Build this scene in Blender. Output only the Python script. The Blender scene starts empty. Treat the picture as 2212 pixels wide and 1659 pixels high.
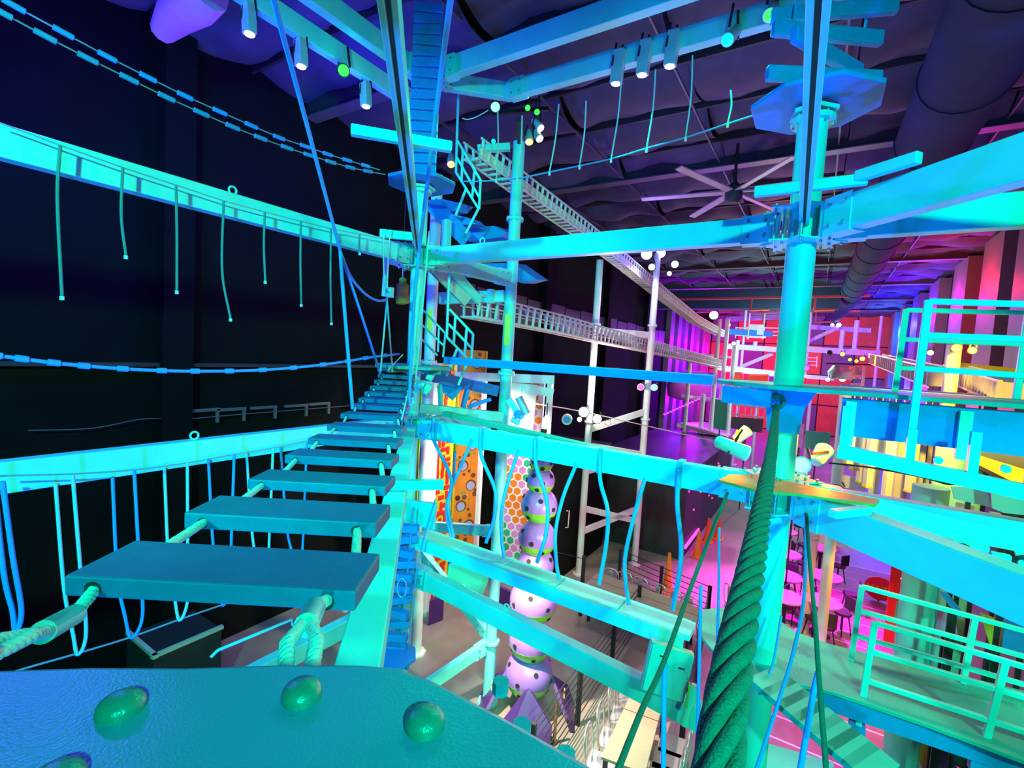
import bpy, math, random
from mathutils import Vector, Matrix
random.seed(7)
S = bpy.context.scene
COL = S.collection
PI = math.pi

# ---------------------------------------------------------------- camera
F = 1040.0; CX, CY = 1106.0, 829.5
_v1 = Vector((1770-CX, -(799-CY), -F)); _v2 = Vector((-560-CX, -(666-CY), -F))
_Y = _v1.normalized(); _X = -(_v2-_Y*_v2.dot(_Y)); _X.normalize(); _Z = _X.cross(_Y)
ROT = Matrix((_X, _Y, _Z))                 # camera axes -> room axes (Y runs down the hall, Z up)
CAM = Vector((0, 0, 5.5))
cd = bpy.data.cameras.new('camera'); cd.sensor_width = 36; cd.lens = 36*F/2212; cd.clip_start = .02; cd.clip_end = 200
cam = bpy.data.objects.new('camera', cd); COL.objects.link(cam)
cam.matrix_world = Matrix.Translation(CAM) @ ROT.to_4x4()
S.camera = cam

# ---------------------------------------------------------------- world, exposure
w = bpy.data.worlds.new('world'); S.world = w; w.use_nodes = True
w.node_tree.nodes['Background'].inputs[0].default_value = (.02, .05, .10, 1)
w.node_tree.nodes['Background'].inputs[1].default_value = .0
S.view_settings.view_transform = 'Standard'; S.view_settings.look = 'None'
S.view_settings.exposure = 0.0; S.view_settings.gamma = 1.0; S.view_settings.use_curve_mapping = False

# ---------------------------------------------------------------- lights of the hall (some in fixtures built below, others bare and added as fill)
def light(kind, loc, col, power, size=.15, aim=None, spot=70, blend=.6):
    l = bpy.data.lights.new('led_light', kind); l.color = col; l.energy = power
    if kind == 'AREA': l.size = size
    else: l.shadow_soft_size = size
    if kind == 'SPOT': l.spot_size = math.radians(spot); l.spot_blend = blend
    o = bpy.data.objects.new('led_light', l); COL.objects.link(o); o.location = loc
    if aim is not None:
        o.rotation_euler = (Vector(aim)-Vector(loc)).to_track_quat('-Z', 'Y').to_euler()
    return o
CYAN = (0, 1, .62); TURQ = (0, .75, 1); BLUE = (0, .16, 1); GREEN = (0, 1, .22)
MAG = (1, 0, .95); VIO = (.28, 0, 1); YEL = (1, .62, .02); WARM = (1, .83, .66); RED = (1, .02, .03); ORA = (1, .28, .02)
WASH = [  # position, aim, colour, power, cone, lamp size
    ((2.6, -1.7, 7.4), (-1.0, 4.0, 4.9), CYAN, 1700, 70, .12),     # turquoise wash high behind the starting platform
    ((-.9, -2.6, 7.0), (-4.3, 1.7, 5.4), CYAN, 1900, 78, .12),
    ((-2.6, .2, .5), (-2.6, 4.3, 8.4), BLUE, 1500, 84, .15),        # blue uplights on the floor below
    ((1.2, .6, .5), (-.1, 4.4, 7.9), BLUE, 1500, 44, .15),
    ((1.4, -2.2, 4.6), (-1.9, 4.4, 2.9), CYAN, 620, 58, .12),  # unseen turquoise fill added to brighten the lower beams
    ((2.9, 2.2, 5.1), (1.0, 4.7, 3.0), (0, 1, .5), 420, 90, .1),     # unseen green teal fill added for the lower deck
]
for p, a, c, e, sp, sz in WASH: light('SPOT', p, c, e, sz, a, sp)
light('SPOT', (.9, -.9, 3.4), TURQ, 80, .1, (-1.2, 2.2, 6.6), 110)            # aqua uplight added under the starting platform, no fixture
light('SPOT', (-4.05, 5.45, 8.35), GREEN, 160, .06, (-1.6, 1.6, 5), 120)     # green heads on the tower post
light('SPOT', (-.9, 5.1, 8.55), GREEN, 330, .06, (.2, 3.4, 5), 100)           # green spot at the top edge
light('SPOT', (-1.84, 5.1, 8.35), (0, 1, .6), 620, .06, (-1.9, 4.3, 3.0), 62)  # box lights on the second top beam
light('POINT', (-5.0, 3.9, 8.6), GREEN, 3, .05)
light('POINT', (-6.6, 1.5, 8.0), (.05, .015, 1), 520, .2)          # blue and violet on the ceiling
light('POINT', (-6.6, 5.0, 8.4), (.03, .02, 1), 240, .2)
light('POINT', (-1.0, 7.6, 8.0), (.02, .09, 1), 80, .2)
light('POINT', (2.6, 6.5, 7.6), (.0, .16, 1), 50, .2)
light('POINT', (-3.4, 11.0, 8.2), (.15, .02, 1), 60, .2)
light('POINT', (.2, 13.0, 8.2), (.3, .02, 1), 50, .2)
light('POINT', (2.2, 13.0, 8.4), (.35, .02, 1), 30, .2)
light('POINT', (-1.4, 18.0, 8.9), (1, .01, .12), 160, .1)
light('POINT', (2.2, 18.5, 8.9), (.6, .01, 1), 22, .2)
# warm lights on the far posts, climbing walls and floor, one added for the ball tower
light('POINT', (-4.2, 10.5, 4.75), WARM, 130, .08)
light('SPOT', (-3.5, 12.0, 8.1), (1, .95, .85), 160, .08, (-3.9, 11.0, 4), 120)
light('SPOT', (-3.6, 7.0, 4.7), WARM, 700, .08, (-6.2, 8.0, 2.3), 96)
light('SPOT', (-3.55, 4.85, 3.9), WARM, 2000, .06, (-2.5, 5.9, 0), 60, .8)
light('SPOT', (-1.7, 5.35, 3.3), WARM, 210, .08, (-3.36, 6.25, 2.7), 76)  # added fill that brightens the balls, no fixture
light('SPOT', (-1.2, 8.6, 4.4), (1, .7, .66), 45, .08, (-2.2, 9.5, 0), 120)
# magenta over the lounge floor, yellow and orange on the right hand decks
light('SPOT', (.0, 12.6, 4.6), MAG, 3600, .08, (-.3, 12.2, 0), 66)
light('SPOT', (-1.2, 15.5, 4.5), MAG, 620, .08, (-1.6, 14.6, 0), 80)
light('SPOT', (.25, 7.8, 2.9), MAG, 420, .08, (.15, 8.3, 0), 80)
light('SPOT', (1.3, 9.6, 3.6), (1, .36, .03), 420, .1, (1.0, 10.6, 0), 74)
light('SPOT', (1.9, 9.2, 6.0), YEL, 200, .06, (2.0, 12.5, 4.6), 90)
light('SPOT', (1.0, 7.2, 5.15), YEL, 260, .06, (1.2, 9, 3.9), 120); light('SPOT', (2.4, 6.2, 5.2), YEL, 160, .06, (2.0, 7.6, 4.6), 100)
light('POINT', (1.7, 20, 6.0), (1, .4, .02), 45, .06)
light('POINT', (-.62, 5.05, 4.84), (1, .14, .0), 60, .03)
light('POINT', (.12, 5.0, 4.84), (1, .16, .0), 40, .03)
# colour bays down both long walls and at the far end
for y, c, e in ((20.3, (1, .01, .03), 230), (24.2, (1, 0, .7), 220), (29.2, (.22, 0, 1), 700), (34.5, (.02, .02, 1), 900), (41, (0, .15, 1), 800)):
    light('POINT', (3.6, y, 8.3), c, e, .12); light('POINT', (3.7, y, 4.6), c, e*.6, .12)
for y, c, e in ((34, (.22, 0, 1), 1300), (38.5, (.5, 0, 1), 1200), (44, (1, 0, .5), 800)):
    light('POINT', (-7.4, y, 6.5), c, e, .12); light('POINT', (-7.4, y, 3.0), c, e*.7, .12)
light('POINT', (-5.4, 27.0, 4.6), (1, 0, .75), 160, .1)
light('POINT', (-5.0, 23.0, 4.2), (.4, .02, 1), 170, .1)
light('POINT', (-1.2, 43, 6.5), (1, .22, .05), 420, .2)
light('POINT', (1.5, 42, 5.4), (1, .3, .04), 200, .2)
light('POINT', (-1.6, 25.0, 6.6), (.4, 1, .8), 600, .1)
light('POINT', (-.9, 22, 4.2), (.2, 1, .7), 200, .1)
light('POINT', (1.0, 22, 5.0), (1, .6, .4), 50, .1)

# ---------------------------------------------------------------- helpers
def ray(x, y): return ROT @ Vector(((x-CX)/F, -(y-CY)/F, -1))
def U(x, y, d): return CAM+ray(x, y)*d
def UX(x, y, X0): r = ray(x, y); return CAM+r*(X0/r.x)
def UY(x, y, Y0): r = ray(x, y); return CAM+r*(Y0/r.y)
def UZ(x, y, z): r = ray(x, y); return CAM+r*((z-CAM.z)/r.z)
V = Vector
UP = V((0, 0, 1))

def mat(name, col, rough=.45, metal=0., var=.12, scale=6., bump=.0, bscale=60., emit=None, est=0., spec=.5, coat=0.):
    m = bpy.data.materials.new(name); m.use_nodes = True
    n = m.node_tree.nodes; l = m.node_tree.links; b = n['Principled BSDF']
    b.inputs['Roughness'].default_value = rough; b.inputs['Metallic'].default_value = metal
    b.inputs['Specular IOR Level'].default_value = spec; b.inputs['Coat Weight'].default_value = coat
    tc = n.new('ShaderNodeTexCoord')
    if var > 0:
        t = n.new('ShaderNodeTexNoise'); t.inputs['Scale'].default_value = scale; t.inputs['Detail'].default_value = 5
        l.new(tc.outputs['Object'], t.inputs['Vector'])
        r = n.new('ShaderNodeMapRange'); r.inputs[1].default_value = .3; r.inputs[2].default_value = .7
        r.inputs[3].default_value = 1-var; r.inputs[4].default_value = 1.0
        l.new(t.outputs['Fac'], r.inputs[0])
        x = n.new('ShaderNodeMix'); x.data_type = 'RGBA'; x.blend_type = 'MULTIPLY'; x.inputs[0].default_value = 1
        x.inputs[6].default_value = (*col, 1); l.new(r.outputs[0], x.inputs[7]); l.new(x.outputs[2], b.inputs['Base Color'])
    else: b.inputs['Base Color'].default_value = (*col, 1)
    if bump > 0:
        t2 = n.new('ShaderNodeTexNoise'); t2.inputs['Scale'].default_value = bscale; t2.inputs['Detail'].default_value = 3
        l.new(tc.outputs['Object'], t2.inputs['Vector'])
        bp = n.new('ShaderNodeBump'); bp.inputs['Strength'].default_value = bump; bp.inputs['Distance'].default_value = .01
        l.new(t2.outputs['Fac'], bp.inputs['Height']); l.new(bp.outputs[0], b.inputs['Normal'])
    if emit:
        b.inputs['Emission Color'].default_value = (*emit, 1); b.inputs['Emission Strength'].default_value = est
    return m

M = dict(
    steel=mat('steel_cyan_tint', (.22, .80, .78), .42, 0, .10, 3),  # near-white paint with the cyan light worked into its colour
    steel2=mat('galvanised_steel', (.66, .68, .68), .38, .35, .15, 9),
    deck=mat('grey_deck_plate', (.09, .42, .38), .5, 0, .12, 5, .15, 90),
    plank=mat('grey_composite_plank', (.06, .115, .28), .55, 0, .16, 12, .2, 40),
    plat=mat('platform_coating', (.10, .205, .34), .30, 0, .08, 14, .12, 420),
    bolt=mat('bolt_metal', (.62, .63, .6), .3, .75, .2, 60, .2, 300),
    rope=mat('white_rope', (.70, .72, .70), .85, 0, .15, 60, .4, 220),
    greenrope=mat('grey_green_rope', (.11, .17, .13), .9, 0, .25, 80, .5, 260),
    cable=mat('steel_cable', (.55, .56, .56), .4, .5, .1, 40),
    strap=mat('aqua_webbing', (.12, .52, .74), .7, 0, .1, 40, .2, 160),
    dimrope=mat('grey_dangling_rope', (.16, .26, .28), .85, 0, .15, 60, .3, 200),
    dome=mat('painted_bolt', (.10, .20, .17), .3, .1, .15, 90, .15, 300),
    bluerope=mat('blue_rope', (.10, .34, .85), .8, 0, .15, 60, .3, 200),
    slat=mat('blue_slat', (.03, .27, .78), .55, 0, .12, 15, spec=.25),
    white=mat('white_paint', (.85, .84, .82), .5, 0, .08, 4),
    blackwall=mat('black_wall', (.006, .007, .0065), .9, 0, .4, 1.2, .2, 8, spec=.15),
    black=mat('black_metal', (.02, .02, .022), .5, 0, .3, 12),
    dark=mat('dark_panel', (.04, .038, .04), .6, 0, .3, 3),
    floor=mat('concrete_floor', (.36, .30, .25), .42, 0, .25, 1.5, .08, 30),
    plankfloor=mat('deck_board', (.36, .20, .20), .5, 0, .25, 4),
    ceil=mat('insulation_blanket', (.10, .10, .15), .75, 0, .25, 3, .2, 7, spec=.25),
    purlin=mat('brown_purlin', (.05, .045, .04), .6, 0, .2, 5),
    duct=mat('duct_sheet', (.03, .045, .09), .85, 0, .12, 3, spec=.1),
    wallr=mat('right_wall_board', (.17, .15, .16), .6, 0, .15, 2),
    wallrd=mat('right_wall_recess', (.05, .04, .03), .7, 0, .2, 2),
    orange=mat('orange_board', (.85, .26, .02), .45, 0, .1, 5),
    orangewall=mat('orange_red_wall', (.75, .13, .03), .6, 0, .25, 1.5),
    red=mat('red_paint', (.85, .02, .015), .4, 0, .08, 6),
    yellow=mat('yellow_paint', (.95, .72, .02), .4, 0, .08, 6),
    lime=mat('lime_board', (.62, .66, .03), .45, 0, .3, 8),
    purple=mat('purple_shell', (.36, .17, .62), .28, 0, .08, 6, coat=.4),
    dpurple=mat('dark_purple_fin', (.08, .018, .18), .4, 0, .1, 4),
    green=mat('lime_green_shell', (.17, .55, .015), .28, 0, .08, 6, coat=.4),
    hgreen=mat('green_hold', (.02, .48, .22), .4), hpink=mat('pink_hold', (.72, .30, .68), .4), horange=mat('orange_hold', (.90, .24, .01), .4),
    grey=mat('grey_lilac_disc', (.42, .40, .62), .45), brown=mat('brown_hole', (.16, .06, .015), .7), olive=mat('olive_disc', (.30, .30, .06), .5),
    holew=mat('hole_black', (.015, .012, .012), .8), bluep=mat('blue_strip', (.02, .35, .85), .4),
    table=mat('beige_laminate', (.40, .31, .22), .5, 0, .12, 8), chrome=mat('bright_chair_metal', (.75, .75, .75), .25, .8, .1, 20),
    cone=mat('cone_orange', (.95, .26, .01), .5), pad=mat('foam_pad', (.28, .70, .60), .6, 0, .12, 3, .1, 20),
    cream=mat('cream_edge', (.82, .74, .55), .6), sheet=mat('amber_sheet', (.80, .55, .05), .5, 0, .1, 3),
    ferrule=mat('swaged_ferrule', (.62, .85, .78), .22, .6, .1, 30),
    amber=mat('shelf_lit_amber', (.90, .36, .06), .5, 0, .2, 8),  # glow of the amber lamp put into the shelf's base colour
    rod=mat('dull_rod', (.16, .15, .14), .5, .2, .15, 8),
    net=mat('white_netting', (.84, .80, .70), .7, 0, .2, 20), fan=mat('fan_blade', (.62, .5, .46), .5, 0, .15, 5),
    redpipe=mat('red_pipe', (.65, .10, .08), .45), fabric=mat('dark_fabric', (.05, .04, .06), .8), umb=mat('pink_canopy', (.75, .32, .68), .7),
    bag=mat('yellow_bag', (.50, .42, .03), .7, 0, .25, 12),
    e_white=mat('lens_white', (1, 1, 1), emit=(1, .96, .88), est=40), e_green=mat('lens_green', (.02, .3, .1), emit=(.10, 1, .45), est=5),
    e_lime=mat('lens_lime', (.01, .3, .01), emit=(.03, 1, .05), est=2.5), e_cyan=mat('lens_cyan', (0, .3, .22), emit=(.0, 1, .75), est=2),
    e_yel=mat('lens_amber', (.3, .18, .02), emit=(1, .62, .06), est=6), e_amb=mat('lens_orange', (1, .8, .4), emit=(1, .42, .02), est=5),
    e_mag=mat('lens_magenta', (.3, .01, .28), emit=(1, .05, .9), est=3), e_warm=mat('lens_warm', (1, 1, 1), emit=(1, .86, .72), est=2.5),
    e_pink=mat('pink_strip_light', (.3, .02, .28), emit=(1, .06, .9), est=2), e_redd=mat('red_pin_light', (.3, .01, .02), emit=(1, .03, .06), est=6),
)

class MB:
    def __init__(s): s.v = []; s.f = []; s.sm = []
    def add(s, vs, fs, smooth=False):
        o = len(s.v); s.v += [V(q) for q in vs]; s.f += [[i+o for i in q] for q in fs]; s.sm += [smooth]*len(fs); return s
    def obox(s, c, ax, ay, az):      # half axes
        c = V(c); vs = [c+ax*i+ay*j+az*k for k in (-1, 1) for j in (-1, 1) for i in (-1, 1)]
        return s.add(vs, [(0, 2, 3, 1), (4, 5, 7, 6), (0, 1, 5, 4), (2, 6, 7, 3), (0, 4, 6, 2), (1, 3, 7, 5)])
    def box(s, c, sx, sy, sz, rz=0):
        a = V((math.cos(rz), math.sin(rz), 0)); b = V((-math.sin(rz), math.cos(rz), 0))
        return s.obox(c, a*sx/2, b*sy/2, UP*sz/2)
    def bar(s, p, q, wd, ht, up=UP):
        p = V(p); q = V(q); d = q-p
        if d.length < 1e-6: return s
        dn = d.normalized(); sd = dn.cross(up)
        if sd.length < 1e-3: sd = dn.cross(V((0, 1, 0)))
        sd.normalize(); u = sd.cross(dn)
        return s.obox((p+q)/2, d/2, sd*wd/2, u*ht/2)
    def tube(s, pts, r, seg=8, caps=True):
        pts = [V(p) for p in pts]; n = len(pts); rs = r if isinstance(r, (list, tuple)) else [r]*n
        t0 = (pts[1]-pts[0]).normalized(); a = t0.orthogonal().normalized()
        vs = []; fs = []
        for i, p in enumerate(pts):
            t = (pts[min(i+1, n-1)]-pts[max(i-1, 0)]).normalized()
            a = (a-t*a.dot(t)); a.normalize(); b = t.cross(a)
            for k in range(seg):
                g = 2*PI*k/seg; vs.append(p+(a*math.cos(g)+b*math.sin(g))*rs[i])
        for i in range(n-1):
            for k in range(seg):
                k2 = (k+1) % seg; fs.append((i*seg+k, i*seg+k2, (i+1)*seg+k2, (i+1)*seg+k))
        s.add(vs, fs, True)
        if caps:
            s.add(vs[:seg], [tuple(range(seg))[::-1]]); s.add(vs[-seg:], [tuple(range(seg))])
        return s
    def lathe(s, c, prof, seg=16, axis=UP, smooth=True):
        c = V(c); ax = V(axis).normalized(); a = ax.orthogonal().normalized(); b = ax.cross(a); vs = []; fs = []; n = len(prof)
        for (r, z) in prof:
            for k in range(seg):
                g = 2*PI*k/seg; vs.append(c+ax*z+(a*math.cos(g)+b*math.sin(g))*r)
        for i in range(n-1):
            for k in range(seg):
                k2 = (k+1) % seg; fs.append((i*seg+k, i*seg+k2, (i+1)*seg+k2, (i+1)*seg+k))
        s.add(vs, fs, smooth); s.add(vs[:seg], [tuple(range(seg))[::-1]]); s.add(vs[-seg:], [tuple(range(seg))]); return s
    def cyl(s, p, q, r, seg=12): return s.tube([p, q], r, seg)
    def prism(s, poly, ext):         # polygon (list of points) extruded by a vector
        n = len(poly); poly = [V(p) for p in poly]; e = V(ext)
        vs = poly+[p+e for p in poly]
        return s.add(vs, [tuple(range(n))[::-1], tuple(range(n, 2*n))]+[(i, (i+1) % n, n+(i+1) % n, n+i) for i in range(n)])
    def disc(s, c, nrm, r, t, seg=12): n = V(nrm).normalized(); return s.lathe(V(c), [(r, 0), (r, t)], seg, n, False)
    def sphere(s, c, r, seg=14, z0=-1., z1=1., rings=8, sq=1.):
        pr = []
        for i in range(rings+1):
            z = z0+(z1-z0)*i/rings; z = math.sin(math.asin(max(-1, min(1, z0)))+(math.asin(z1)-math.asin(z0))*i/rings)
            pr.append((max(1e-4, r*math.sqrt(max(0, 1-z*z))), r*z*sq))
        return s.lathe(c, pr, seg)
    def mesh(s, name, off=V((0, 0, 0))):
        me = bpy.data.meshes.new(name); me.from_pydata([tuple(v-off) for v in s.v], [], s.f)
        me.polygons.foreach_set('use_smooth', s.sm); me.update(); return me

WL = {}
def ob(name, mb, m, parent=None, bev=0, label=None, kind=None):
    """one mesh object; vertices are given in room coordinates"""
    if parent is None:
        xs = [v.x for v in mb.v]; ys = [v.y for v in mb.v]; zs = [v.z for v in mb.v]
        loc = V(((min(xs)+max(xs))/2, (min(ys)+max(ys))/2, min(zs)))
    else: loc = WL[parent.name]
    o = bpy.data.objects.new(name, mb.mesh(name, loc)); COL.objects.link(o)
    WL[o.name] = loc
    if parent is None: o.location = loc
    else: o.parent = parent
    o.data.materials.append(M[m] if isinstance(m, str) else m)
    if bev:
        b = o.modifiers.new('bevel', 'BEVEL'); b.width = bev; b.segments = 2; b.limit_method = 'ANGLE'
    if label: o['label'] = label
    if kind: o['kind'] = kind
    return o
def T(name, label, cat, loc, group=None):
    o = bpy.data.objects.new(name, None); COL.objects.link(o); o.location = V(loc); o.empty_display_size = .1
    WL[o.name] = V(loc); o['label'] = label; o['category'] = cat
    if group: o['group'] = group
    return o
def tag(o, label, cat, group=None):
    o['label'] = label; o['category'] = cat
    if group: o['group'] = group
    return o
def struct(name, mb, m, parent=None, bev=0):
    o = ob(name, mb, m, parent, bev)
    if parent is None: o['kind'] = 'structure'
    return o
ORD = ['first', 'second', 'third', 'fourth', 'fifth', 'sixth', 'seventh', 'eighth', 'ninth', 'tenth', 'eleventh', 'twelfth', 'thirteenth', 'fourteenth', 'fifteenth', 'sixteenth']
def catmull(pts, n=8):
    pts = [V(p) for p in pts]; P = [pts[0]*2-pts[1]]+pts+[pts[-1]*2-pts[-2]]; out = []
    for i in range(1, len(P)-2):
        a, b, c, d = P[i-1:i+3]
        for k in range(n):
            t = k/n; out.append(.5*((2*b)+(c-a)*t+(2*a-5*b+4*c-d)*t*t+(3*b-a-3*c+d)*t**3))
    return out+[pts[-1]]
def strands(mb, pts, r, pitch, ns=3, seg=7, flat=.52, rs=.56):
    """a laid rope: strands winding round the path"""
    pts = [V(p) for p in pts]; res = []; L = 0; step = pitch/10
    for i in range(len(pts)-1):
        d = (pts[i+1]-pts[i]); n = max(1, int(d.length/step))
        for k in range(n): res.append(pts[i]+d*(k/n))
    res.append(pts[-1])
    a = (res[1]-res[0]).normalized().orthogonal().normalized(); fr = []; ln = 0
    for i, p in enumerate(res):
        t = (res[min(i+1, len(res)-1)]-res[max(0, i-1)]).normalized(); a = (a-t*a.dot(t)).normalized(); b = t.cross(a)
        if i: ln += (p-res[i-1]).length
        fr.append((p, a.copy(), b, ln))
    for q in range(ns):
        ph = 2*PI*q/ns
        mb.tube([p+(aa*math.cos(ph+2*PI*l/pitch)+bb*math.sin(ph+2*PI*l/pitch))*r*flat for p, aa, bb, l in fr], r*rs, seg)
    return mb
# ================================================================ THE HALL
XL, XR, YN, YF, ZC = -8.7, 4.5, -6.0, 48.0, 10.0
fl = struct('floor', MB().box(((XL+XR)/2, (YN+YF)/2, -.1), XR-XL, YF-YN, .2), 'floor')
brd = MB().box((0, 0, .012), 3.3, .49, .024).mesh('floor_board'); brd.materials.append(M['plankfloor'])
for i in range(22):      # boarded lounge floor, pale joints show between the boards
    o = bpy.data.objects.new('floor_board', brd); COL.objects.link(o); o.parent = fl
    o.location = V((.95, 5.05+.535*i, 0))-WL['floor']
ob('floor_joint', MB().box((.95, 10.65, .010), 3.3, 11.9, .020), 'white', fl)
ce = struct('ceiling', MB().box(((XL+XR)/2, (YN+YF)/2, ZC+.3), XR-XL, YF-YN, .2), 'purlin')
# insulation blankets sagging between the purlins
def blanket(nx=8, ny=6, sx=2.18, sy=1.38, sag=.26):
    b = MB(); vs = []; fs = []
    for j in range(ny+1):
        for i in range(nx+1):
            u = i/nx; v = j/ny
            z = -sag*(1-(2*v-1)**2)*(.75+.25*math.sin(u*7.1))-.03*math.sin(u*13+v*5)
            vs.append(((u-.5)*sx, (v-.5)*sy, z))
    n = nx+1
    for j in range(ny):
        for i in range(nx): fs.append((j*n+i, (j+1)*n+i, (j+1)*n+i+1, j*n+i+1))
    return b.add(vs, fs, True)
bl = [blanket(sag=s).mesh('blanket') for s in (.16, .26, .34)]
for m_ in bl: m_.materials.append(M['ceil'])
cnt = 0
for j in range(36):
    for i in range(6):
        o = bpy.data.objects.new('blanket', bl[(i*5+j*3) % 3]); COL.objects.link(o); o.parent = ce
        o.location = V((XL+1.1+2.2*i, YN+1+1.5*j, ZC+.12+.05*((i+j) % 2)))-WL['ceiling']
        o.rotation_euler = (random.uniform(-.02, .02), random.uniform(-.015, .015), PI*((i+j) % 2))
for j in range(37): ob('purlin', MB().box(((XL+XR)/2, YN+.25+1.5*j, ZC+.13), XR-XL, .05, .14), 'purlin', ce)
for y in (-.5, 5.9, 11.45, 17.4, 23.4, 29.4, 35.4, 41.4):
    r = ob('rafter', MB().box(((XL+XR)/2, y, ZC-.05), XR-XL, .16, .34), 'purlin', ce)
    ob('flange', MB().box(((XL+XR)/2, y, ZC-.23), XR-XL, .26, .025), 'rod', r)
for x in (-6.6, -4.4, -2.2, -.05, 2.3): ob('hanger_rod', MB().bar((x, YN+.3, ZC-.12), (x, 44, ZC-.12), .03, .04), 'rod', ce)
wl = struct('wall_left', MB().box((XL-.1, (YN+YF)/2, ZC/2), .2, YF-YN, ZC+.6), 'blackwall')
for y in (-3, .2, 3.55, 9.6, 15.5, 21.5, 27.5): ob('pilaster', MB().box((XL+.13, y, ZC/2), .26, .42, ZC), 'blackwall', wl)
for k, y in enumerate((32.6, 34.6, 36.6, 38.6, 40.8, 43, 45.4)):
    ob('wall_panel', MB().box((XL+.16, y, 4.4), .32, .95, 8.8), 'wallr', wl)
ob('wall_rail', MB().box((XL+.1, 12.5, 5.0), .12, 22, .06), 'dark', wl)
for i in range(15): ob('cladding_panel', MB().box((XL+.06, 10.6+1.45*i, 6.9-.05*(i % 2)), .10, 1.36, 1.0), 'dark', wl)
wr = struct('wall_right', MB().box((XR+.1, (YN+YF)/2, ZC/2), .2, YF-YN, ZC+.6), 'wallrd')
for y, wd in ((-3, 1.6), (2, 1.6), (7, 1.6), (12, 1.6), (17.2, 1.3), (20.1, 2.0), (24.1, 2.1), (29.0, 2.2), (33.8, 2.2), (38.8, 2.2), (43.6, 2.2)):
    ob('wall_panel', MB().box((XR-.2, y, 4.9), .4, wd, 9.8), 'wallr', wr)
wf = struct('wall_far', MB().box(((XL+XR)/2, YF+.1, ZC/2), XR-XL, .2, ZC+.6), 'wallrd')
for i in range(6):
    for j in range(4): ob('wall_panel', MB().box((XL+1.1+2.2*i, YF-.06, 1.3+2.5*j), 2.1, .12, 2.4), 'orangewall' if (i+j) % 3 else 'wallr', wf)
struct('wall_back', MB().box(((XL+XR)/2, YN-.1, ZC/2), XR-XL, .2, ZC+.6), 'blackwall')

# ---- round duct, header, fan, pipes, conduits
t = T('round_duct', 'big dark round air duct running along the ceiling towards the far wall', 'duct', (1.2, 20, 8.6))
for i in range(13):
    y0 = 2+1.9*i; ob('duct_section', MB().cyl((1.25-.011*y0, y0, 9.05), (1.25-.011*(y0+1.86), y0+1.86, 9.05), .46, 22), 'duct', t)
    ob('seam', MB().lathe((1.25-.011*(y0+1.88), y0+1.85, 9.05), [(.475, 0), (.475, .05)], 22, V((0, 1, 0))), 'duct', t)
ob('duct_section', MB().cyl((.98, 26.7, 8.9), (.2, 38, 8.5), .36, 18), 'duct', t)
tag(ob('header_duct', MB().box((-3.6, 26.4, 8.75), 8.2, .9, .95), 'duct'), 'dark boxy header duct crossing the hall below the far ceiling', 'duct')
fc = V((-1.76, 10.76, 9.0))
t = T('ceiling_fan', 'huge six blade ceiling fan hanging from the purple ceiling', 'fan', fc)
ob('downrod', MB().cyl(fc+UP*.1, fc+UP*.95, .03), 'black', t)
ob('motor', MB().lathe(fc, [(.10, -.22), (.17, -.16), (.17, .08), (.08, .16)], 14), 'dark', t)
for k in range(6):
    a = math.radians(8+60*k); d = V((math.cos(a), math.sin(a), 0)); s_ = V((-d.y, d.x, 0))
    ob('blade', MB().obox(fc+d*.98, d*.86, s_*.07+UP*.012, UP*.012), 'fan', t)
for nm, lab, z, y in (('sprinkler_pipe', 'red sprinkler pipe with drops nearest below the dark header duct', 8.35, 24.8), ('sprinkler_pipe', 'red sprinkler pipe with drops farther down the hall', 8.3, 30.5)):
    t = T(nm, lab, 'pipe', (-2, y, z)); ob('main', MB().bar((-6.5, y, z+.25), (1.5, y, z+.32), .09, .09), 'redpipe', t)
    for x in (-2.9, -1.6, -.4):
        b = MB().cyl((x, y, z+.26), (x, y, z-.28), .04, 8).cyl((x, y, z-.28), (x+.75, y, z-.24), .045, 8); ob('drop', b, 'redpipe', t)
for k, x in enumerate((-2.62, -2.38)):
    tag(ob('conduit', MB().cyl((x, 26.8, 9.2), (x+.4, 35.5, 9.3), .05, 8), 'white'), ['left', 'right'][k]+' of two pale conduits side by side under the far ceiling', 'conduit', 'twin ceiling conduits')
# ================================================================ THE ROPES COURSE: posts, beams, tracks
LX, LY, RX, RY = -4.3, 4.45, -.2, 4.42
def post(x, y, z0, z1, r, label, collars=(), m='steel', bands=(), base=True):
    t = T('steel_post', label, 'post', (x, y, z0))
    ob('shaft', MB().cyl((x, y, z0), (x, y, z1), r, 20), m, t)
    for z in collars:
        c = ob('flange', MB().lathe((x, y, z), [(r*1.45, -.02), (r*1.45, .02)], 18, smooth=False), m, t)
        b = MB()
        for k in range(8):
            a = 2*PI*k/8; b.cyl((x+r*1.25*math.cos(a), y+r*1.25*math.sin(a), z-.04), (x+r*1.25*math.cos(a), y+r*1.25*math.sin(a), z+.04), .011, 6)
        ob('flange_bolts', b, 'bolt', c)
    for z, h in bands:
        f = V((-x, -y, 0)).normalized(); sd = V((f.y, -f.x, 0)); c = V((x, y, z+h/2))+f*r*.93+sd*r*.25; ob('yellow_sticker', MB().obox(c, sd*r*.42, f*.012, UP*h/2), 'yellow', t)
    if base: ob('base_plate', MB().lathe((x, y, z0), [(r*1.9, 0), (r*1.9, .03)], 8, smooth=False), m, t)
    return t
post(RX, RY, 0, 7.42, .105, 'thick turquoise lit post rising through the right hand platforms', (2.95, 5.28, 7.40))
post(LX, LY, 0, 7.42, .088, 'slender post under the blue octagonal disc where the plank bridge ends', (2.95, 5.2, 7.40))
post(-3.95, 6.05, 0, 8.55, .088, 'tall turquoise post topped by green stage lights left of centre', (1.0, 5.18, 7.45), bands=((5.6, .45),))
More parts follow.
